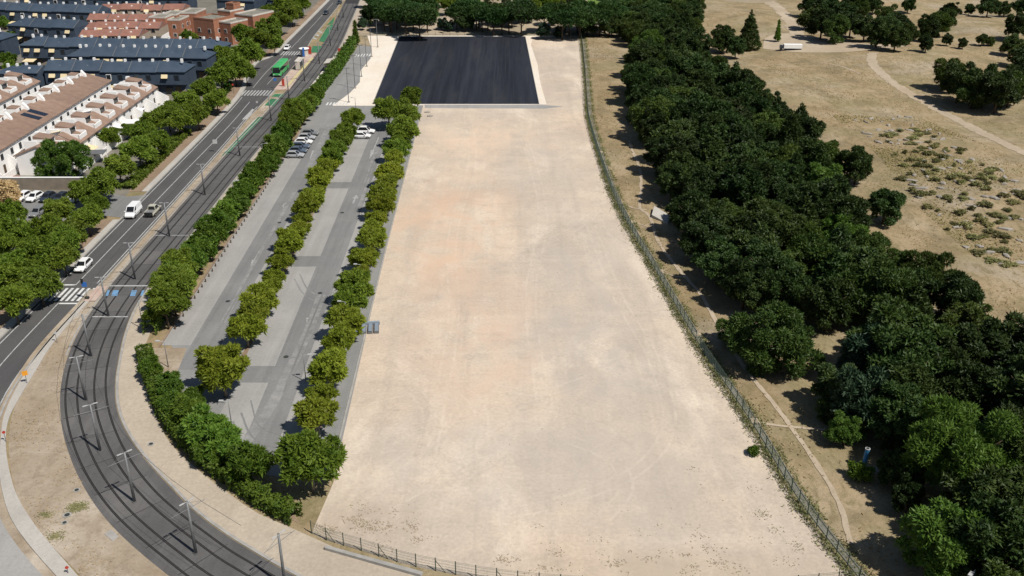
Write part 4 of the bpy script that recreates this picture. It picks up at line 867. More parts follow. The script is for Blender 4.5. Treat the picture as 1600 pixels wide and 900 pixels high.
for i, (x, y, lab) in enumerate([(-48.1, 116.5, 'lamp post on the bare soil corner beside the curved hedge'), (-35.1, 101.1, 'lamp post behind the curved hedge beside the near parking bays'), (-23.9, 99.7, 'lamp post by the nearest tree of the row along the sand lot'), (-25.0, 128.9, 'lamp post among the sand lot row trees near the stacked grey panels'), (-24.6, 142.5, 'lamp post among the sand lot row trees, above the dark green pair'), (-28.1, 112.7, 'slim post standing on the light bays of the right aisle'), (-55.6, 128, 'lamp post rising from the trackside trees above the hedge end'), (-55.8, 160, 'lamp post in the trackside trees, second up from the hedge end'), (-55.8, 182, 'lamp post in the trackside trees, halfway up the car park'), (-55.8, 207, 'lamp post in the trackside trees nearest the parked cars'), (-41.4, 250, 'tall lamp post at the far end of the middle car park row')]):
    lamp(x, y, lab, math.pi if x > -30 and x < -26 else (0 if x > -50 else math.pi), 1.0 if x > -50 else 1.15)
for i, (x, y) in enumerate([(-45.1, 261.5), (-45.7, 277.5), (-45.9, 292), (-46.2, 306), (-46.5, 320.3), (-46.5, 335.9)]):
    t = thing('light_column', f'tall slim grey light column beside the white gravel, {ordw(i)} from the near end', 'pole', (x, y, 0), 0, 'light columns along the white gravel')
    MB().tube((0, 0, -.05), (0, 0, 9.5), .12, .07, 8).build('post', GALV, t); MB().box(-.9, .9, -.12, .12, 9.4, 9.55).build('lamp_head', GALV, t); MB().box(-.3, .3, -.3, .3, 0, .3).build('base', KERB, t)
xl, yl = spot(1523, 893, 5.0); lamp(xl, yl, 'white lamp head peeping out between trees at the lower right corner', .8, 1.25)

# small bollards along the car park's western kerb
bm = MB().tube((0, 0, 0), (0, 0, .55), .12, .11, 8).mesh('bollard', BARK)
for i in range(38):
    y = 128 + i * 2.1; tag(link('bollard', bm, None, (lx(-51.1, y), y, .01)), 'small dark wooden bollard in the line along the western car park kerb', 'bollard', 'bollards along the car park kerb')

# ---------------------------------------------------------------- vehicles
def car(label, x, y, rz, pnt, L=4.3, Wd=1.78, Hh=1.48, kind='hatch', name='car', cat='car', group=None):
    t = thing(name, label, cat, (x, y, .03), rz, group); h = L / 2; w = Wd / 2
    belt = .95 if kind != 'van' else 1.25
    if kind == 'van': st = [(-h, .45, 1.15, .9), (-h + .1, .3, belt, .98), (h - 1.25, .3, belt, 1), (h - .5, .3, 1.05, .97), (h - .08, .3, .85, .9), (h, .4, .7, .8)]; cab = (-h + .05, h - .75, -h + .15, h - 1.75)
    elif kind == 'pickup': st = [(-h, .45, .95, .95), (-h + .08, .35, .98, 1), (h - 1.5, .35, 1.0, 1), (h - .4, .35, .9, .95), (h, .4, .7, .82)]; cab = (-.75, h - 1.3, -.6, h - 1.95)
    else: st = [(-h, .45, .82, .82), (-h + .15, .28, .95, .95), (-h * .5, .25, belt, 1), (h * .45, .25, .93, 1), (h - .35, .28, .78, .93), (h - .05, .3, .66, .82), (h, .4, .58, .75)]; cab = (-h + .2, h * .48, -h + .75, h * .12)
    b = MB(); ring = []
    for sx, zb, zt, f in st:
        hw = w * f; m_ = zb + (zt - zb) * .55
        ring.append([(sx, -hw * .88, zb), (sx, -hw, m_), (sx, -hw * .9, zt), (sx, hw * .9, zt), (sx, hw, m_), (sx, hw * .88, zb)])
    b.v = [p for r in ring for p in r]
    for i in range(len(ring) - 1):
        for j in range(6): a, c = i * 6 + j, i * 6 + (j + 1) % 6; b.f.append((a, c, c + 6, a + 6))
    b.f += [tuple(range(5, -1, -1)), tuple(range(len(b.v) - 6, len(b.v)))]
    b.build('body', pnt, t)
    x0, x1, x2, x3 = cab; wb, wt = w * .86, w * (.68 if kind != 'van' else .8); zb = belt - .04
    B4 = [(x0, -wb, zb), (x1, -wb, zb), (x1, wb, zb), (x0, wb, zb)]; T4 = [(x2, -wt, Hh), (x3, -wt, Hh), (x3, wt, Hh), (x2, wt, Hh)]
    MB().hexa(B4, T4).build('cabin', pnt, t)
    def pane(nm, p, q, r, s_, mg=.08):
        P_ = [Vector(k) for k in (p, q, r, s_)]; c = sum(P_, Vector()) / 4; nrm = (P_[1] - P_[0]).cross(P_[3] - P_[0]).normalized()
        if nrm.dot(c - Vector((0, 0, .9))) < 0: nrm = -nrm
        P_ = [c + (k - c) * (1 - mg * 1.6) + nrm * .012 for k in P_]; MB().quad(*P_).build(nm, CARGL, t)
    pane('windscreen', B4[1], B4[2], T4[2], T4[1]); pane('rear_window', B4[3], B4[0], T4[0], T4[3], .1)
    if kind == 'van':
        pane('side_window', *[Vector(a) + (Vector(b_) - Vector(a)) * .0 for a, b_ in zip((( x1 - 1.2, -wb, zb), B4[1], T4[1], (x3 - .55, -wt, Hh)), B4)], .12); pane('side_window', (x1 - 1.2, wb, zb), B4[2], T4[2], (x3 - .55, wt, Hh), .12)
    else: pane('side_window', B4[0], B4[1], T4[1], T4[0], .09); pane('side_window', B4[2], B4[3], T4[3], T4[2], .09)
    if kind == 'pickup':
        MB().box(-h + .12, -.85, -w * .8, w * .8, .99, 1.0).build('bed_floor', CARG, t)
        for s in (-1, 1): MB().box(-h + .05, -.8, s * w * .88 - .05, s * w * .88 + .05, .95, 1.12).build('bed_side', pnt, t)
        MB().box(-h - .02, -h + .06, -w * .86, w * .86, .5, 1.12).build('tailgate', BLACKP, t)
    r = .33 if kind != 'van' else .36
    for sx in (-h * .62, h * .63):
        for s in (-1, 1):
            k = MB().tube((sx, s * (w - .2), r - .02), (sx, s * (w + .015), r - .02), r, r, 12).build('wheel', TYRE, t); MB().tube((sx, s * (w + .01), r - .02), (sx, s * (w + .03), r - .02), r * .6, r * .6, 10).build('rim', RIM, k)
    for s in (-1, 1):
        MB().box(h - .14, h + .005, s * w * .62 - .18, s * w * .62 + .16, .58, .70).build('headlight', LITE, t)
        MB().box(-h - .01, -h + .08, s * w * .68 - .12, s * w * .68 + .12, .66, .86).build('tail_light', TAIL, t)
        MB().box(x1 - .35, x1 - .15, s * (w + .08) - .09, s * (w + .08) + .09, belt - .02, belt + .14).build('mirror', pnt, t)
    MB().box(h - .05, h + .02, -w * .7, w * .7, .32, .5).build('bumper', BLACKP, t); MB().box(-h - .02, -h + .05, -w * .75, w * .75, .36, .52).build('bumper', BLACKP, t)
    return t
D = -math.pi / 2; U = math.pi / 2
car('white saloon driving towards the camera just above the zebra crossing', -73.5, 150.2, D, CARW, 4.5)
car('white delivery van driving towards the camera past the side street', -73.9, 175.5, D, CARW, 5.0, 1.95, 2.1, 'van', 'van', 'van')
car('pale beige pickup with open bed driving away beside the white van', -70.4, 176.5, U, CARE, 5.2, 1.9, 1.7, 'pickup', 'pickup_truck', 'pickup')
car('small white car on the far side of the distant zebra crossing', -77.0, 332, D, CARW)
car('dark blue car far up the road, nearer of two', -76.0, 402, D, CARD); car('dark car at the top end of the road, farther of two', -74.6, 428, D, CARD)
for (x, y, p_, lab) in ((-49.9, 212.2, CARS, 'silver car, nearest of the row parked under the trackside trees'), (-49.9, 215.6, CARB, 'slate blue car, second in the row under the trackside trees'), (-49.9, 219.0, CARB, 'grey blue car, third in the row under the trackside trees'), (-49.9, 222.6, CARW, 'white car, fourth in the row under the trackside trees'), (-49.9, 226.2, CARS, 'pale silver car, fifth in the row under the trackside trees'), (-49.8, 229.8, CARG, 'grey car, farthest of the row under the trackside trees')):
    car(lab, x, y, 0, p_, group='cars parked under the trackside trees')
car('white estate car parked by the middle row, nearer of two', -36.6, 227.6, 0, CARW, group='white cars by the middle row'); car('white van-like car parked by the middle row, farther of two', -36.3, 231.6, 0, CARW, 4.6, 1.85, 1.75, group='white cars by the middle row')
for x, y, p_, lab in ((-99.6, 184.5, CARW, 'white car mostly hidden at the left of the estate parking'), (-97.1, 184.2, CARW, 'bright white car parked in front of the boundary wall'), (-94.4, 184.0, CARD, 'dark blue car parked beside the bright white one'), (-91.6, 183.8, CARD, 'dark car in the wall shadow, half hidden by a tree'), (-88.6, 183.6, CARW, 'white car at the right end of the estate parking'), (-92.6, 175.6, CARG, 'dark grey car on the near side of the estate parking')):
    car(lab, x, y, D - .15, p_, group='cars in the estate parking')
# bus
def bus(label, x, y, rz):
    t = thing('bus', label, 'bus', (x, y, .02), rz); L, w, h = 6.0, 1.27, 3.15; b = MB()
    prof = [(-w, .35), (w, .35), (w + .01, 1.6), (w - .06, 2.85), (w - .3, h), (-w + .3, h), (-w + .06, 2.85), (-w - .01, 1.6)]
    b.extr(prof, 'x', -L, L - .15); b.build('body', BUSG, t)
    MB().hexa([(L - .15, -w, .35), (L, -w * .92, .4), (L, w * .92, .4), (L - .15, w, .35)], [(L - .15, -w * .8, h - .02), (L - .1, -w * .78, h - .1), (L - .1, w * .78, h - .1), (L - .15, w * .8, h - .02)]).build('front', BUSG, t)
    MB().quad((L + .02, -w * .85, 1.25), (L + .02, w * .85, 1.25), (L - .05, w * .76, 2.85), (L - .05, -w * .76, 2.85)).build('windscreen', CARGL, t)
    for s in (-1, 1):
        for i in range(7):
            x0 = -L + .5 + i * 1.6; MB().hexa([(x0, s * (w - .02), 1.55), (x0 + 1.48, s * (w - .02), 1.55), (x0 + 1.48, s * (w + .025), 1.55), (x0, s * (w + .025), 1.55)], [(x0, s * (w - .1), 2.65), (x0 + 1.48, s * (w - .1), 2.65), (x0 + 1.48, s * (w - .03), 2.65), (x0, s * (w - .03), 2.65)]).build('window', CARGL, t)
        for sx in (-3.4, 3.6):
            k = MB().tube((sx, s * (w - .3), .5), (sx, s * (w + .03), .5), .5, .5, 14).build('wheel', TYRE, t); MB().tube((sx, s * (w + .02), .5), (sx, s * (w + .04), .5), .28, .28, 10).build('rim', RIM, k)
        MB().box(L - .02, L + .04, s * .85 - .2, s * .85 + .2, .6, .8).build('headlight', LITE, t); MB().box(L - .1, L + .25, s * 1.35 - .1, s * 1.35 + .1, 2.1, 2.6).build('mirror', BLACKP, t)
    MB().box(-2.5, .5, -.75, .75, h - .02, h + .22).build('roof_unit', paint('roof_unit_green', (.08, .45, .15)), t); MB().box(L, L + .03, -.9, .9, .38, .56).build('bumper', BLACKP, t)
bus('green single deck bus driving towards the camera by the tram stop', -71.6, 297.5, D)
# lorry trailer on the clearing
x, y = spot(1238, 78); t = thing('box_trailer', 'long white box trailer parked on the dusty clearing at upper right', 'trailer', (x, y, hz(x, y)), -.08); t.scale = (.72,) * 3
MB().box(-4.2, 4.2, -1.2, 1.2, .9, 2.7).build('box', WHITEW, t); MB().box(-4.0, 4.2, -1.1, 1.1, .62, .9).build('chassis', DKMET, t); MB().box(-6.0, -4.25, -1.0, 1.0, .7, 2.1).build('cab', CARD, t); MB().box(-6.02, -5.2, -.9, .9, 1.6, 2.2).build('cab_window', CARGL, t)
for sx in (-5.4, -3.2, 2.4, 3.4):
    for s in (-1, 1): MB().tube((sx, s * .8, .42), (sx, s * 1.18, .42), .45, .45, 12).build('wheel', TYRE, t)

# ---------------------------------------------------------------- tram stop
struct(MB().prism(sp([(428, 141), (452, 141), (478, 104), (495, 84), (478, 84), (458, 105)]), 0, .22).build('platform', PINKP)); struct(MB().prism([(-59.2, 277), (-56.2, 277), (-56.2, 324), (-59.0, 324)], 0, .22).build('platform', PLAT))
struct(MB().prism([(-66.3, 279), (-65.3, 279), (-65.2, 318), (-66.2, 318)], .2, .24).build('platform_edge', M('yellow_edge', (.55, .47, .25), None, 1)))
def shelter(label, x, y, rz):
    t = thing('tram_shelter', label, 'shelter', (x, y, .22), rz)
    MB().hexa([(-3.2, -.9, 2.5), (3.2, -.9, 2.5), (3.2, .9, 2.7), (-3.2, .9, 2.7)], [(-3.2, -.9, 2.62), (3.2, -.9, 2.62), (3.2, .9, 2.85), (-3.2, .9, 2.85)]).build('roof', PLAT, t)
    for sx in (-3, -1, 1, 3): MB().tube((sx, -.7, 0), (sx, -.7, 2.5), .06).build('post', GALV, t)
    for sx in (-2, 0, 2): MB().box(sx - .92, sx + .92, -.73, -.69, .3, 2.3).build('back_panel', GLASS, t)
    MB().box(-2.5, 2.5, -.5, -.1, .42, .5).build('seat', GALV, t); MB().box(-3.1, -3.0, -.7, .7, .2, 2.3).build('side_panel', PLAT, t)
shelter('tram shelter with pale roof on the roadside platform by the bus', -66.8, 303, U); shelter('tram shelter with brown panels on the platform by the tall hedge', -57.4, 301, -U)
def totem(label, x, y, m, h=2.2, w=.7):
    t = thing('stop_totem', label, 'sign'); t.location = (x, y, .22); MB().box(-w / 2, w / 2, -.15, .15, .15, h).build('panel', m, t); MB().box(-w / 2 - .1, w / 2 + .1, -.25, .25, 0, .15).build('base', KERB, t)
totem('red and white sign panel on the roadside platform near end', *spot(443, 136), REDP); totem('red panel at the far end of the roadside platform', *spot(484, 86), REDP, 2.6, 1.2); totem('orange red panel at the near end of the hedge side platform', *spot(498, 138), ORANGEP, 2.0, .9); totem('red panel at the far end of the hedge side platform', *spot(531, 88), REDP, 2.4, .9)
totem('blue sign column on the roadside platform near the bus', *spot(475, 90), BLUESG, 3.0, .6)
t = thing('kiosk', 'small white rounded kiosk on the roadside platform far end', 'kiosk', (*spot(476, 88), .2)); MB().prism([(math.cos(i * .5236) * 1.3, math.sin(i * .5236) * 1.3) for i in range(12)], 0, 2.3).build('wall', PLAT, t); MB().prism([(math.cos(i * .5236) * 1.7, math.sin(i * .5236) * 1.7) for i in range(12)], 2.3, 2.5).build('roof', WHITEW, t)

# ---------------------------------------------------------------- signs and small things
def signpost(label, x, y, face, shape='disc', h=2.4, rz=0, s=.35, post=GALV):
    t = thing('road_sign', label, 'sign', (x, y, 0), rz); MB().tube((0, 0, -.05), (0, 0, h + s), .04, .04, 6).build('post', post, t)
    if shape == 'disc': MB().tube((0, -.05, h), (0, -.08, h), s, s, 14).build('sign_face', face, t)
    elif shape == 'tri': MB().extr([(-s, h - s * .6), (s, h - s * .6), (0, h + s)], 'y', -.09, -.05).build('sign_face', face, t)
    else: MB().box(-s, s, -.09, -.05, h - s, h + s).build('sign_face', face, t)
    return t
signpost('orange square sign on a post at the verge beside the road bend', -65.9, 112.2, ORANGEP, 'sq', 1.7, .5, .34)
signpost('round red and white sign at the left edge beside curved pavement', -62.2, 98.4, REDP, 'disc', 1.5, .5, .2); signpost('small white sign on the verge above the orange one', -66.8, 123.8, LAMPW, 'disc', 1.7, .3, .22)
signpost('small red and white sign at the lower left corner on the pavement', *spot(107, 897), REDP, 'disc', .9, .4, .18)
t = signpost('blue crossing sign and black signal head at the zebra crossing', -68.1, 138.2, BLUESG, 'sq', 2.7, 0, .4); MB().box(-.45, -.15, -.15, .15, 2.9, 3.6).build('signal_head', BLACKP, t); MB().box(-.3, .3, -.2, .2, .1, .5).build('control_box', DKMET, t)
signpost('white direction sign cluster on the traffic island near the green strip', *spot(338, 238), LAMPW, 'sq', 2.6, .2, .5); signpost('red traffic light post on the west pavement near the far zebra crossing', *spot(366, 151), REDP, 'disc', 3.4, 0, .3, DKMET); signpost('thin dark signal post by the far zebra crossing, roadside', *spot(377, 133), BLACKP, 'sq', 2.9, 0, .25, DKMET); signpost('blue sign post in front of the bus near the zebra crossing', *spot(431, 138), BLUESG, 'sq', 2.6, 0, .4)
signpost('round sign on a post at the road edge beside the hatched island', *spot(403, 172), LAMPW, 'disc', 2.2, 0, .3)
x, y = 41.5, 93.2; t = thing('blue_pillar', 'bright blue hollow metal pillar standing on a pale slab by the wood', 'pillar', (x, y, 0)); k = 12; b = MB(); b.tube((0, 0, 0), (.1, 0, 2.7), .27, .27, k, False).build('shaft', BLUEPIL, t, shade=True); MB().tube((.1, 0, 2.66), (.1, 0, 2.74), .3, .3, k).build('rim', LAMPW, t); MB().tube((.1, 0, 2.7), (.1, 0, 2.75), .2, .2, k).build('hollow_shade_disc', DKMET, t); MB().prism([(-.6, -1.2), (1.6, -1.2), (1.6, .3), (-.6, .3)], 0, .1).build('slab', KERB, t)  # pillar top is closed; a dark disc stands in for the shade inside
# stack of grey panels by the lot
x, y = -21.9, 127.9; t = thing('panel_stack', 'grey blue metal troughs stacked at the car park edge by the sand', 'metal panels', (x, y, 0), .12)
for i in range(4): MB().box(-1.7 + i * .95, -1.0 + i * .95, -1.5, 1.3, 0, .32 + .1 * (i % 2)).build('trough', GALV, t); MB().box(-1.62 + i * .95, -1.08 + i * .95, -1.4, 1.2, .43, .44).build('lining', paint('blue_grey_panel' , (.22, .26, .31), .5) if i == 0 else bpy.data.materials['blue_grey_panel'], t)
MB().hexa([(-1.7, 1.3, 0), (2.0, 1.3, 0), (2.0, 1.9, 0), (-1.7, 1.9, 0)], [(-1.6, 1.35, .5), (1.9, 1.35, .5), (1.9, 1.6, .6), (-1.6, 1.6, .6)]).build('leaning_sheet', bpy.data.materials['blue_grey_panel'], t)
# concrete ramp slab by the wood
P4 = sp([(1022, 328), (1048, 339), (1043, 350), (1018, 340)]); zt = [.9, .2, .15, .6]
t = thing('concrete_ramp', 'pale tilted concrete slab lying at the wood edge beside the footpath', 'slab', (P4[0][0], P4[0][1], 0)); MB().hexa([(*p, -.05) for p in P4][::-1], [(p[0], p[1], z) for p, z in zip(P4, zt)][::-1]).build('slab', WALKM, t, world=True)
# debris by the pitch
for px, py, lab in ((668, 176, 'small heap of orange debris at the sand lot beside the far trees'), (672, 182, 'small white bag on the sand near the black pitch')):
    x, y = spot(px, py); o = link('debris_pile', rocks[0], None, (x, y, 0), .3, (.9, .7, .9)); tag(o, lab, 'debris', 'debris near the pitch')

# ---------------------------------------------------------------- houses
def gable_unit(label, group, xl_, xr_, rx, y0, y1, ze, zr, dorm='east', pv=False, last=False, near=False, deck=True):
    cx_ = (xl_ + xr_) / 2; t = thing('terraced_house', label, 'house', (cx_, (y0 + y1) / 2, 0), 0, group); e = .012; R_ = random.Random(int(y0 * 7 + xl_))
    rb = rx - .25; zd = 4.3
    MB().extr([(xl_, 0), (xr_, 0), (xr_, ze), (rx, zr - .1)] + ([(rb, zr - .1), (rb, zd), (xl_, zd)] if deck else [(xl_, ze)]), 'y', y0 + e, y1 - e).build('wall', WHITEW, t, True)
    if deck:                                      # white walled roof terrace behind the ridge
        MB().box(xl_ + .2, rb - .02, y0 + .3, y1 - .3, zd, zd + .04).build('terrace_floor', PLAT, t, True)
        MB().box(xl_, xl_ + .18, y0 + e, y1 - e, zd, zd + 1.1).build('terrace_parapet', WHITEW, t, True)
        MB().extr([(xl_ + .2, zd), (rb, zd), (rb, zr + .1), (rb - 1.6, zr - .1), (xl_ + 1.4, zd + 2.0), (xl_ + .2, zd + 1.6)], 'y', y1 - .45, y1 - .08).build('terrace_fin', WHITEW, t, True)
        MB().box(rb - .04, rb - .01, (y0 + y1) / 2 - 1.2, (y0 + y1) / 2 + 1.4, zd + .1, zd + 2.2).build('terrace_door', GLASS, t, True)
        if R_.random() < .5: MB().hexa([(rb - 2.2, y0 + 1.5, zd + 2.1), (rb - .1, y0 + 1.5, zd + 2.5), (rb - .1, y1 - 2, zd + 2.5), (rb - 2.2, y1 - 2, zd + 2.1)], [(rb - 2.2, y0 + 1.5, zd + 2.16), (rb - .1, y0 + 1.5, zd + 2.56), (rb - .1, y1 - 2, zd + 2.56), (rb - 2.2, y1 - 2, zd + 2.16)]).build('awning', WHITEW if R_.random() < .6 else CREAM, t, True)
    ov0, ov1 = (.25 if near else -e), (.25 if last else -e); sl_ = (zr - ze) / (xr_ - rx); sl2 = (zr - ze) / (rx - xl_)
    rf = MB().extr([(rx, zr - .05), (xr_ + .45, ze - .45 * sl_), (xr_ + .45, ze - .45 * sl_ + .2), (rx, zr + .17)], 'y', y0 - ov0, y1 + ov1).build('roof', TANROOF, t, True)
    xe = (rx - .32) if deck else xl_ - .45; zx = zr - (rx - xe) * sl2 - .05
    MB().extr([(rx - .004, zr - .05), (rx - .004, zr + .17), (xe, zx + .22), (xe, zx)], 'y', y0 - ov0, y1 + ov1).build('roof', TANROOF, t, True)
    ym = (y0 + y1) / 2
    if dorm == 'east':                            # white dormer with little tan roof and a roof terrace in front
        a0, a1 = rx - .6, rx + 1.6
        d = MB().box(a0 - 1.2, a1, ym - 1.9, ym + 1.5, 4.3, zr + .9).build('dormer', WHITEW, t, True)
        MB().hexa([(a0 - 1.0, ym - 1.85, zr + .9), (a1 + .3, ym - 1.85, zr + .9), (a1 + .3, ym + 1.45, zr + .9), (a0 - 1.0, ym + 1.45, zr + .9)], [(a0 - 1.0, ym - 1.85, zr + 1.6), (a1 + .3, ym - 1.85, zr + 1.0), (a1 + .3, ym + 1.45, zr + 1.0), (a0 - 1.0, ym + 1.45, zr + 1.6)]).build('dormer_roof', TANROOF, t, True)
        MB().box(a1 + .005, a1 + .03, ym - 1.5, ym + 1.1, zr - .55, zr + .6).build('window', GLASS, t, True)
        zt = zr - .2 - sl_ * 1.5
        p = MB(); p.box(a1, a1 + 2.0, ym - 2.15, ym - 1.85, zr - 2.2, zt + .45); p.box(a1, a1 + 2.0, ym + 1.45, ym + 1.75, zr - 2.2, zt + .45); p.box(a1 + 1.9, a1 + 2.2, ym - 2.15, ym + 1.75, zr - 2.2, zt + .25); p.build('terrace_parapet', WHITEW, t, True)
        MB().box(a0 - 2.2, a0 - 1.3, ym + 1.6, ym + 2.5, 4.3, zr + 1.5).build('chimney', WHITEW, t, True)
        MB().box(a0 - 2.9, a0 - .1, ym - 2.4, ym - 2.1, zr - 2.0, zr + .7).build('roof_fin', WHITEW, t, True)
    else:
        MB().box(rx - 2.0, rx + .5, ym - 1.9, ym + 1.3, 4.3, zr + .75).build('dormer', WHITEW, t, True)
        MB().extr([(rx - 1.9, zr + .75), (rx + .3, zr + .75), (rx + .3, zr + .9), (rx - 1.9, zr + 1.15)], 'y', ym - 1.8, ym + 1.0).build('dormer_roof', TANROOF, t, True)
        MB().extr([(rx + .2, zr - .3), (rx + 1.7, zr - .8), (rx + 1.5, zr + .3), (rx + .5, zr + 1.5)], 'y', ym + 1.35, ym + 2.2).build('roof_fin', WHITEW, t, True)
        MB().box(rx - .1, rx + .5, ym - .4, ym + .2, zr, zr + .8).build('chimney', WHITEW, t, True)
    if pv:
        for q in (-1.9, 1.4):
            f0, f1 = .25, .85; xa, xb = rx + (xr_ - rx) * f0, rx + (xr_ - rx) * f1; za, zb_ = zr + .2 - (zr - ze) * f0, zr + .2 - (zr - ze) * f1
            MB().hexa([(xa, ym + q - 1.0, za), (xb, ym + q - 1.0, zb_), (xb, ym + q + 1.0, zb_), (xa, ym + q + 1.0, za)], [(xa, ym + q - 1.0, za + .1), (xb, ym + q - 1.0, zb_ + .1), (xb, ym + q + 1.0, zb_ + .1), (xa, ym + q + 1.0, za + .1)]).build('solar_panel', PVPAN, t, True)
    for q, zz in ((-2.4, 3.1), (1.6, 3.1), (-2.2, .6)):
        MB().box(xr_ - .02, xr_ + .03, ym + q - .6, ym + q + .6, zz, zz + 1.4).build('window', GLASS, t, True)
    MB().box(xr_ - .02, xr_ + .04, ym + 1.2, ym + 2.2, .02, 2.1).build('door', BARK, t, True)
    aw = 3.2 if dorm == 'east' else 2.4
    MB().extr([(xr_ + .03, 0), (xr_ + aw, 0), (xr_ + aw, 1.9), (xr_ + .03, 3.6)], 'y', y1 - .28, y1 - .1).build('partition_wall', WHITEW, t, True)
    MB().box(xr_ + aw - .2, xr_ + aw, y0 + .2, y1 - .9, 0, 1.5).build('garden_wall', WHITEW, t, True)
    if R_.random() < .55: MB().hexa([(xr_ + .03, ym - 1.8, 2.6), (xr_ + 2.2, ym - 1.8, 2.1), (xr_ + 2.2, ym + 1.2, 2.1), (xr_ + .03, ym + 1.2, 2.6)], [(xr_ + .03, ym - 1.8, 2.66), (xr_ + 2.2, ym - 1.8, 2.16), (xr_ + 2.2, ym + 1.2, 2.16), (xr_ + .03, ym + 1.2, 2.66)]).build('awning', CREAM if R_.random() < .4 else WHITEW, t, True)
    return t
C_ = [199.4 + i * 8.75 for i in range(8)]
for i in range(7): gable_unit(f'white house with tan roof in row nearest the road, {ordw(i)} from its near gable', 'white terraced houses nearest the road', -107.2, -97.4, -101.4 if i else -102.4, C_[i], C_[i + 1], 4.5, 6.4, 'east', last=i == 6, near=i == 0, deck=i > 0)
for i in range(9): gable_unit(f'broad tan roofed house of the middle white terrace, {ordw(8 - i)} from far end' + (', with solar panels' if i == 4 else ''), 'houses of the middle white terrace', -126.0, -110.8, -117.6, 186 + i * 8.6, 186 + (i + 1) * 8.6, 5.6, 7.6, 'west', pv=i == 4, last=i == 8, near=i == 0)
for i in range(5): gable_unit(f'white terraced house with tan roof in the leftmost white row, {ordw(4 - i)} from its far end', 'houses of the leftmost white row', -140.0, -130.2, -134.4, 219 + i * 8.75, 219 + (i + 1) * 8.75, 5.6, 7.4, 'east', last=i == 4, near=i == 0)

def slate_unit(label, group, ox, oy, rz, w, d, h=6.5, zr=8.7, end=None, seed=0, roof=SLATE, wall=SLATEW, nm='terraced_house', chim=True, dz=0.0):
    h += dz; zr += dz
    t = thing(nm, label, 'house', (ox, oy, 0), rz, group); R_ = random.Random(seed); e = .012; rd = d * .42; lip = .25
    MB().box(e, w - e, .9, d - .3, 0, 3.0).build('ground_floor', wall if roof is SLATE else WHITEW, t)
    MB().hexa([(e, -.15, 3.0), (w - e, -.15, 3.0), (w - e, d + .15, 3.0), (e, d + .15, 3.0)], [(e, .15, h), (w - e, .15, h), (w - e, d - .15, h), (e, d - .15, h)]).build('upper_floor', wall, t)
    if end is None: v = [(0, -lip, h), (w, -lip, h), (w, d + lip, h), (0, d + lip, h), (0, rd, zr), (w, rd, zr)]
    elif end == 'R': v = [(0, -lip, h), (w + lip, -lip, h), (w + lip, d + lip, h), (0, d + lip, h), (0, rd, zr), (w * .45, rd, zr)]
    else: v = [(-lip, -lip, h), (w, -lip, h), (w, d + lip, h), (-lip, d + lip, h), (w * .55, rd, zr), (w, rd, zr)]
    b = MB(); th = .16
    lo = [(p[0], p[1], p[2]) for p in v[:4]]; hi = [(p[0], p[1], p[2] + th) for p in v]
    b.v = lo + hi; b.f = [(3, 2, 1, 0), (0, 1, 5, 4), (1, 2, 6, 5), (2, 3, 7, 6), (3, 0, 4, 7), (4, 5, 9, 8), (6, 7, 8, 9), (5, 6, 9), (7, 4, 8)]
    rf = b.build('roof', roof, t)
    if chim:
        for q in (R_.uniform(.15, .4), R_.uniform(.6, .85)):
            MB().box(w * q - .3, w * q + .3, rd - .25, rd + .35, zr - .3, zr + .75).build('chimney', WHITEW, rf)
    if end != 'R': MB().hexa([(w - .12, -lip, h + .17), (w + .06, -lip, h + .17), (w + .06, rd, zr + .17), (w - .12, rd, zr + .17)], [(w - .12, -lip, h + .27), (w + .06, -lip, h + .27), (w + .06, rd, zr + .27), (w - .12, rd, zr + .27)]).build('party_flashing', GALV, rf)
    if chim and R_.random() < .6: MB().box(w * .5 - .25, w * .5 + .25, rd * .45, rd * .45 + .5, h + .5, h + 1.25).build('chimney', WHITEW, rf)
    for q in (.28, .7):
        x0 = w * q - .7; k = R_.random()
        f = MB().box(x0, x0 + 1.4, -.14, .25, 4.3, 5.8).build('window_frame', WHITEW if k < .35 else wall, t); MB().box(x0 + .12, x0 + 1.28, -.17, -.14, 4.42, 5.68).build('pane', GLASS, f)
        if R_.random() < .3: MB().hexa([(x0 - .2, -.18, 5.4), (x0 - .2, -.8, 4.9), (x0 + 1.6, -.8, 4.9), (x0 + 1.6, -.18, 5.4)][::-1], [(x0 - .2, -.18, 5.9), (x0 - .2, -.8, 4.96), (x0 + 1.6, -.8, 4.96), (x0 + 1.6, -.18, 5.9)][::-1]).build('awning', CREAM, t)
    MB().box(w * .2, w * .45, .85, .92, .1, 2.3).build('window', GLASS, t); MB().box(w * .55, w * .75, .85, .92, .1, 2.3).build('door', BARK, t)
    if R_.random() < .45: MB().hexa([(w * .15, -2.6, 2.2), (w * .6, -2.6, 2.2), (w * .6, .8, 2.75), (w * .15, .8, 2.75)], [(w * .15, -2.6, 2.27), (w * .6, -2.6, 2.27), (w * .6, .8, 2.82), (w * .15, .8, 2.82)]).build('terrace_awning', CREAM, t)
    MB().box(w - .2, w - .05, -4.0, -.3, 0, 1.9).build('garden_wall', WALLB, t)
    return t
def slate_row(desc, p0, p1, n, d, seed, ends=(False, False), **kw):
    dx, dy = p1[0] - p0[0], p1[1] - p0[1]; L = math.hypot(dx, dy); rz = math.atan2(dy, dx); w = L / n
    for i in range(n):
        slate_unit(f'{desc}, {ordw(i)} from left', desc, p0[0] + dx * i / n, p0[1] + dy * i / n, rz, w, d, dz=random.Random(seed * 77 + i).uniform(-.25, .3), end=('L' if i == 0 and ends[0] else 'R' if i == n - 1 and ends[1] else None), seed=seed * 31 + i, **kw)
slate_row('dark blue slate terrace directly behind the white houses', (-132, 270.6), (-92, 269.4), 5, 9, 1, (False, True))
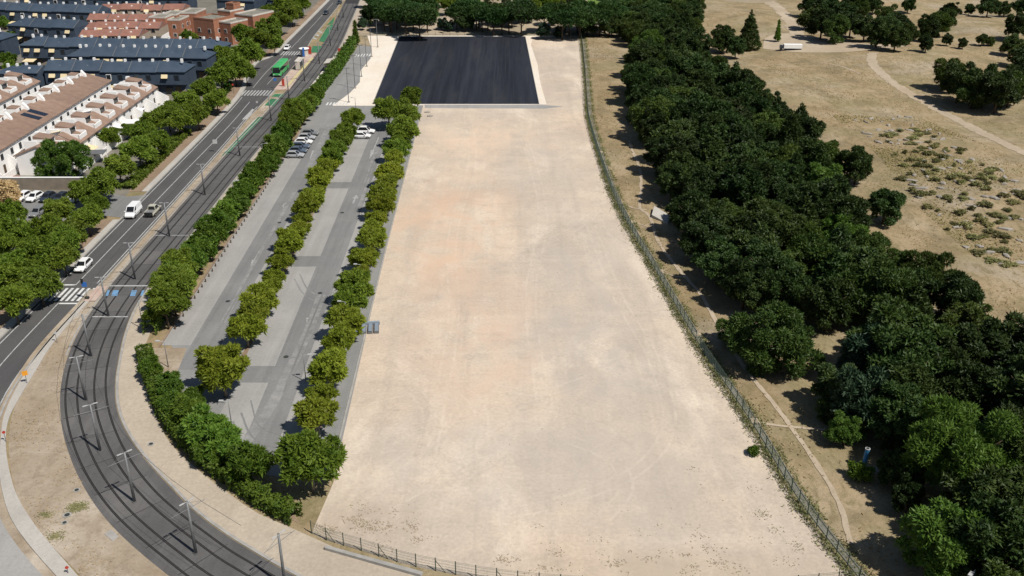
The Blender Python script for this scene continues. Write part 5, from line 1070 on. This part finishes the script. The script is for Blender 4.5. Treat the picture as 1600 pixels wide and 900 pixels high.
slate_row('short low slate house row at the left of the nearest slate terrace', (-146, 270), (-133, 268.6), 2, 9, 8, (True, False), h=6.2, zr=7.6)
slate_row('second blue slate terrace counting back from the white houses', (-134, 291), (-91, 287.2), 6, 8.5, 2, (True, True))
slate_row('third blue slate terrace, the long one below red roofs', (-155, 305.4), (-90, 300.4), 8, 8.5, 3, (True, True))
slate_row('slate terrace left of the red roofs, lower of two', (-176, 341.6), (-150, 335), 3, 9, 4, (True, False))
slate_row('slate terrace left of the red roofs, upper of two along the top', (-200, 373), (-153.5, 365), 5, 9, 5, (False, False))
slate_row('slate house at the extreme left edge beside garden trees', (-182, 318), (-166, 316), 2, 9, 6, (False, True))
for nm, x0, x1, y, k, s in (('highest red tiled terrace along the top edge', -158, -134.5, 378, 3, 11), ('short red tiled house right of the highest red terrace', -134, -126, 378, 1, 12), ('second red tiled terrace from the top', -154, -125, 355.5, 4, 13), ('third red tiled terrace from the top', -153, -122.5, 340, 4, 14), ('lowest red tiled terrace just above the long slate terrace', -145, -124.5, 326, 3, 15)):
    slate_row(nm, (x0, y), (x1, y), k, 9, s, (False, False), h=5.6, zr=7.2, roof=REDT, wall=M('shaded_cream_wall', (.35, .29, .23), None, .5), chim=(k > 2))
slate_row('dark hipped roof house behind the brick blocks, left', (-118, 395), (-102, 391), 1, 12, 21, (True, False), h=6.5, zr=9.5)
slate_row('dark hipped roof house behind the brick blocks, right', (-98, 396), (-88, 394), 1, 12, 22, (False, True), h=6.5, zr=9.5)
slate_row('far dark roofs along the top left edge', (-200, 402), (-130, 398), 6, 9, 23, (False, False))
def brick_block(label, loc, rz, parts):
    t = thing('brick_building', label, 'building', (*loc, 0), rz)
    for (x0, x1, y0, y1, z0, z1, kind) in parts:
        MB().box(x0, x1, y0, y1, z0, z1).build('wall', BRICK, t)
        MB().box(x0 + .25, x1 - .25, y0 + .25, y1 - .25, z1, z1 + .05).build('flat_roof', CHAN, t)
        p = MB(); p.box(x0 - .06, x1 + .06, y0 - .06, y0 + .24, z1, z1 + .5); p.box(x0 - .06, x1 + .06, y1 - .24, y1 + .06, z1, z1 + .5); p.box(x0 - .06, x0 + .24, y0 + .24, y1 - .24, z1, z1 + .5); p.box(x1 - .24, x1 + .06, y0 + .24, y1 - .24, z1, z1 + .5)
        p.build('parapet', PLAT if kind else BRICK, t)
        if z0 < 1:
            nx_ = max(1, int((x1 - x0) / 3.2)); ny_ = max(1, int((y1 - y0) / 3.6))
            for fl_ in range(int(z1 / 2.9)):
                for i in range(nx_):
                    xc = x0 + (i + .5) * (x1 - x0) / nx_; f = MB().box(xc - .65, xc + .65, y0 - .05, y0 + .1, .9 + fl_ * 2.9, 2.3 + fl_ * 2.9).build('window_frame', WHITEW, t); MB().box(xc - .55, xc + .55, y0 - .08, y0 - .05, 1.0 + fl_ * 2.9, 2.2 + fl_ * 2.9).build('pane', GLASS, f)
                for i in range(ny_):
                    yc = y0 + (i + .5) * (y1 - y0) / ny_; f = MB().box(x1 - .1, x1 + .05, yc - .6, yc + .6, .9 + fl_ * 2.9, 2.3 + fl_ * 2.9).build('window_frame', WHITEW, t); MB().box(x1 + .05, x1 + .08, yc - .5, yc + .5, 1.0 + fl_ * 2.9, 2.2 + fl_ * 2.9).build('pane', GLASS, f)
brick_block('stepped red brick block with roof terraces beside the street trees', (-112, 345), -.5, [(0, 9.5, 0, 9, 0, 8.2, 0), (9.5, 15, 2.5, 11, 0, 7.2, 1), (3, 9, 9.01, 16, 0, 9.8, 1), (9.01, 17.5, 11.01, 22, 0, 8.6, 1), (4.5, 8, 12, 15.5, 9.9, 11.8, 0)])
brick_block('red brick block with curved white terrace at the end of red terraces', (-129, 349), -.1, [(0, 6, 0, 7, 0, 7.6, 1), (6.01, 10.5, 1.5, 10, 0, 6.6, 1), (1.5, 7, 7.01, 15, 0, 7.4, 1), (7.01, 13, 10.01, 20, 0, 7.6, 1)])
# walls and canopies of the estate
t = thing('boundary_wall', 'rough brown boundary wall with pale coping behind the estate cars', 'wall', (-98, 190.2, 0)); MB().box(-12, 9.6, 0, .3, 0, 2.6).build('wall', WALLB, t); MB().box(-12.05, 9.65, -.08, .38, 2.6, 2.74).build('coping', WHITEW, t); MB().box(9.3, 9.6, -7.5, -.01, 0, 2.4).build('wall', WALLB, t); MB().box(9.22, 9.68, -7.55, -.09, 2.4, 2.52).build('coping', WHITEW, t)
tag(MB().prism([(-112, 192), (-106.8, 192), (-106.8, 199), (-112, 199)], 0, .1).build('brick_terrace', REDT), 'red tiled terrace in front of the middle white row', 'terrace')
t = thing('garden_canopy', 'grey flat garden canopy on posts beside the street trees', 'canopy', (*spot(150, 238, 2.3), 0), .1); MB().box(-2, 2, -1.6, 1.6, 2.3, 2.45).build('roof', GALV, t)
for a in (-1.8, 1.8):
    for c in (-1.4, 1.4): MB().box(a - .06, a + .06, c - .06, c + .06, 0, 2.3).build('post', WHITEW, t)
for (px, py, lab) in ((212, 172, 'white garden canopy beside the upper white houses'), (205, 190, 'white garden canopy in front of the white terrace')):
    t = thing('garden_canopy', lab, 'canopy', (*spot(px, py, 2.2), 0), .05); MB().hexa([(-2, -1.5, 2.1), (2, -1.5, 2.1), (2, 1.5, 2.3), (-2, 1.5, 2.3)], [(-2, -1.5, 2.18), (2, -1.5, 2.18), (2, 1.5, 2.38), (-2, 1.5, 2.38)]).build('roof', WHITEW, t)
    for a in (-1.9, 1.9): MB().box(a - .05, a + .05, -1.4, -1.3, 0, 2.1).build('post', WHITEW, t)
for (px, py, s, lab) in ((706, 12, 1, 'pale grey flat roofed park building between the pines'), (858, 28, .8, 'small beige park building among the trees')):
    x, y = spot(px, py); t = thing('park_building', lab, 'building', (x, y, 0)); MB().box(-3.2 * s, 3.2 * s, -2.5, 2.5, 0, 2.8).build('wall', PLAT, t); MB().box(-3.5 * s, 3.5 * s, -2.8, 2.8, 2.8, 3.05).build('roof', KERB, t); MB().box(-1.2, 0, -2.54, -2.5, .1, 2.1).build('door', GALV, t)
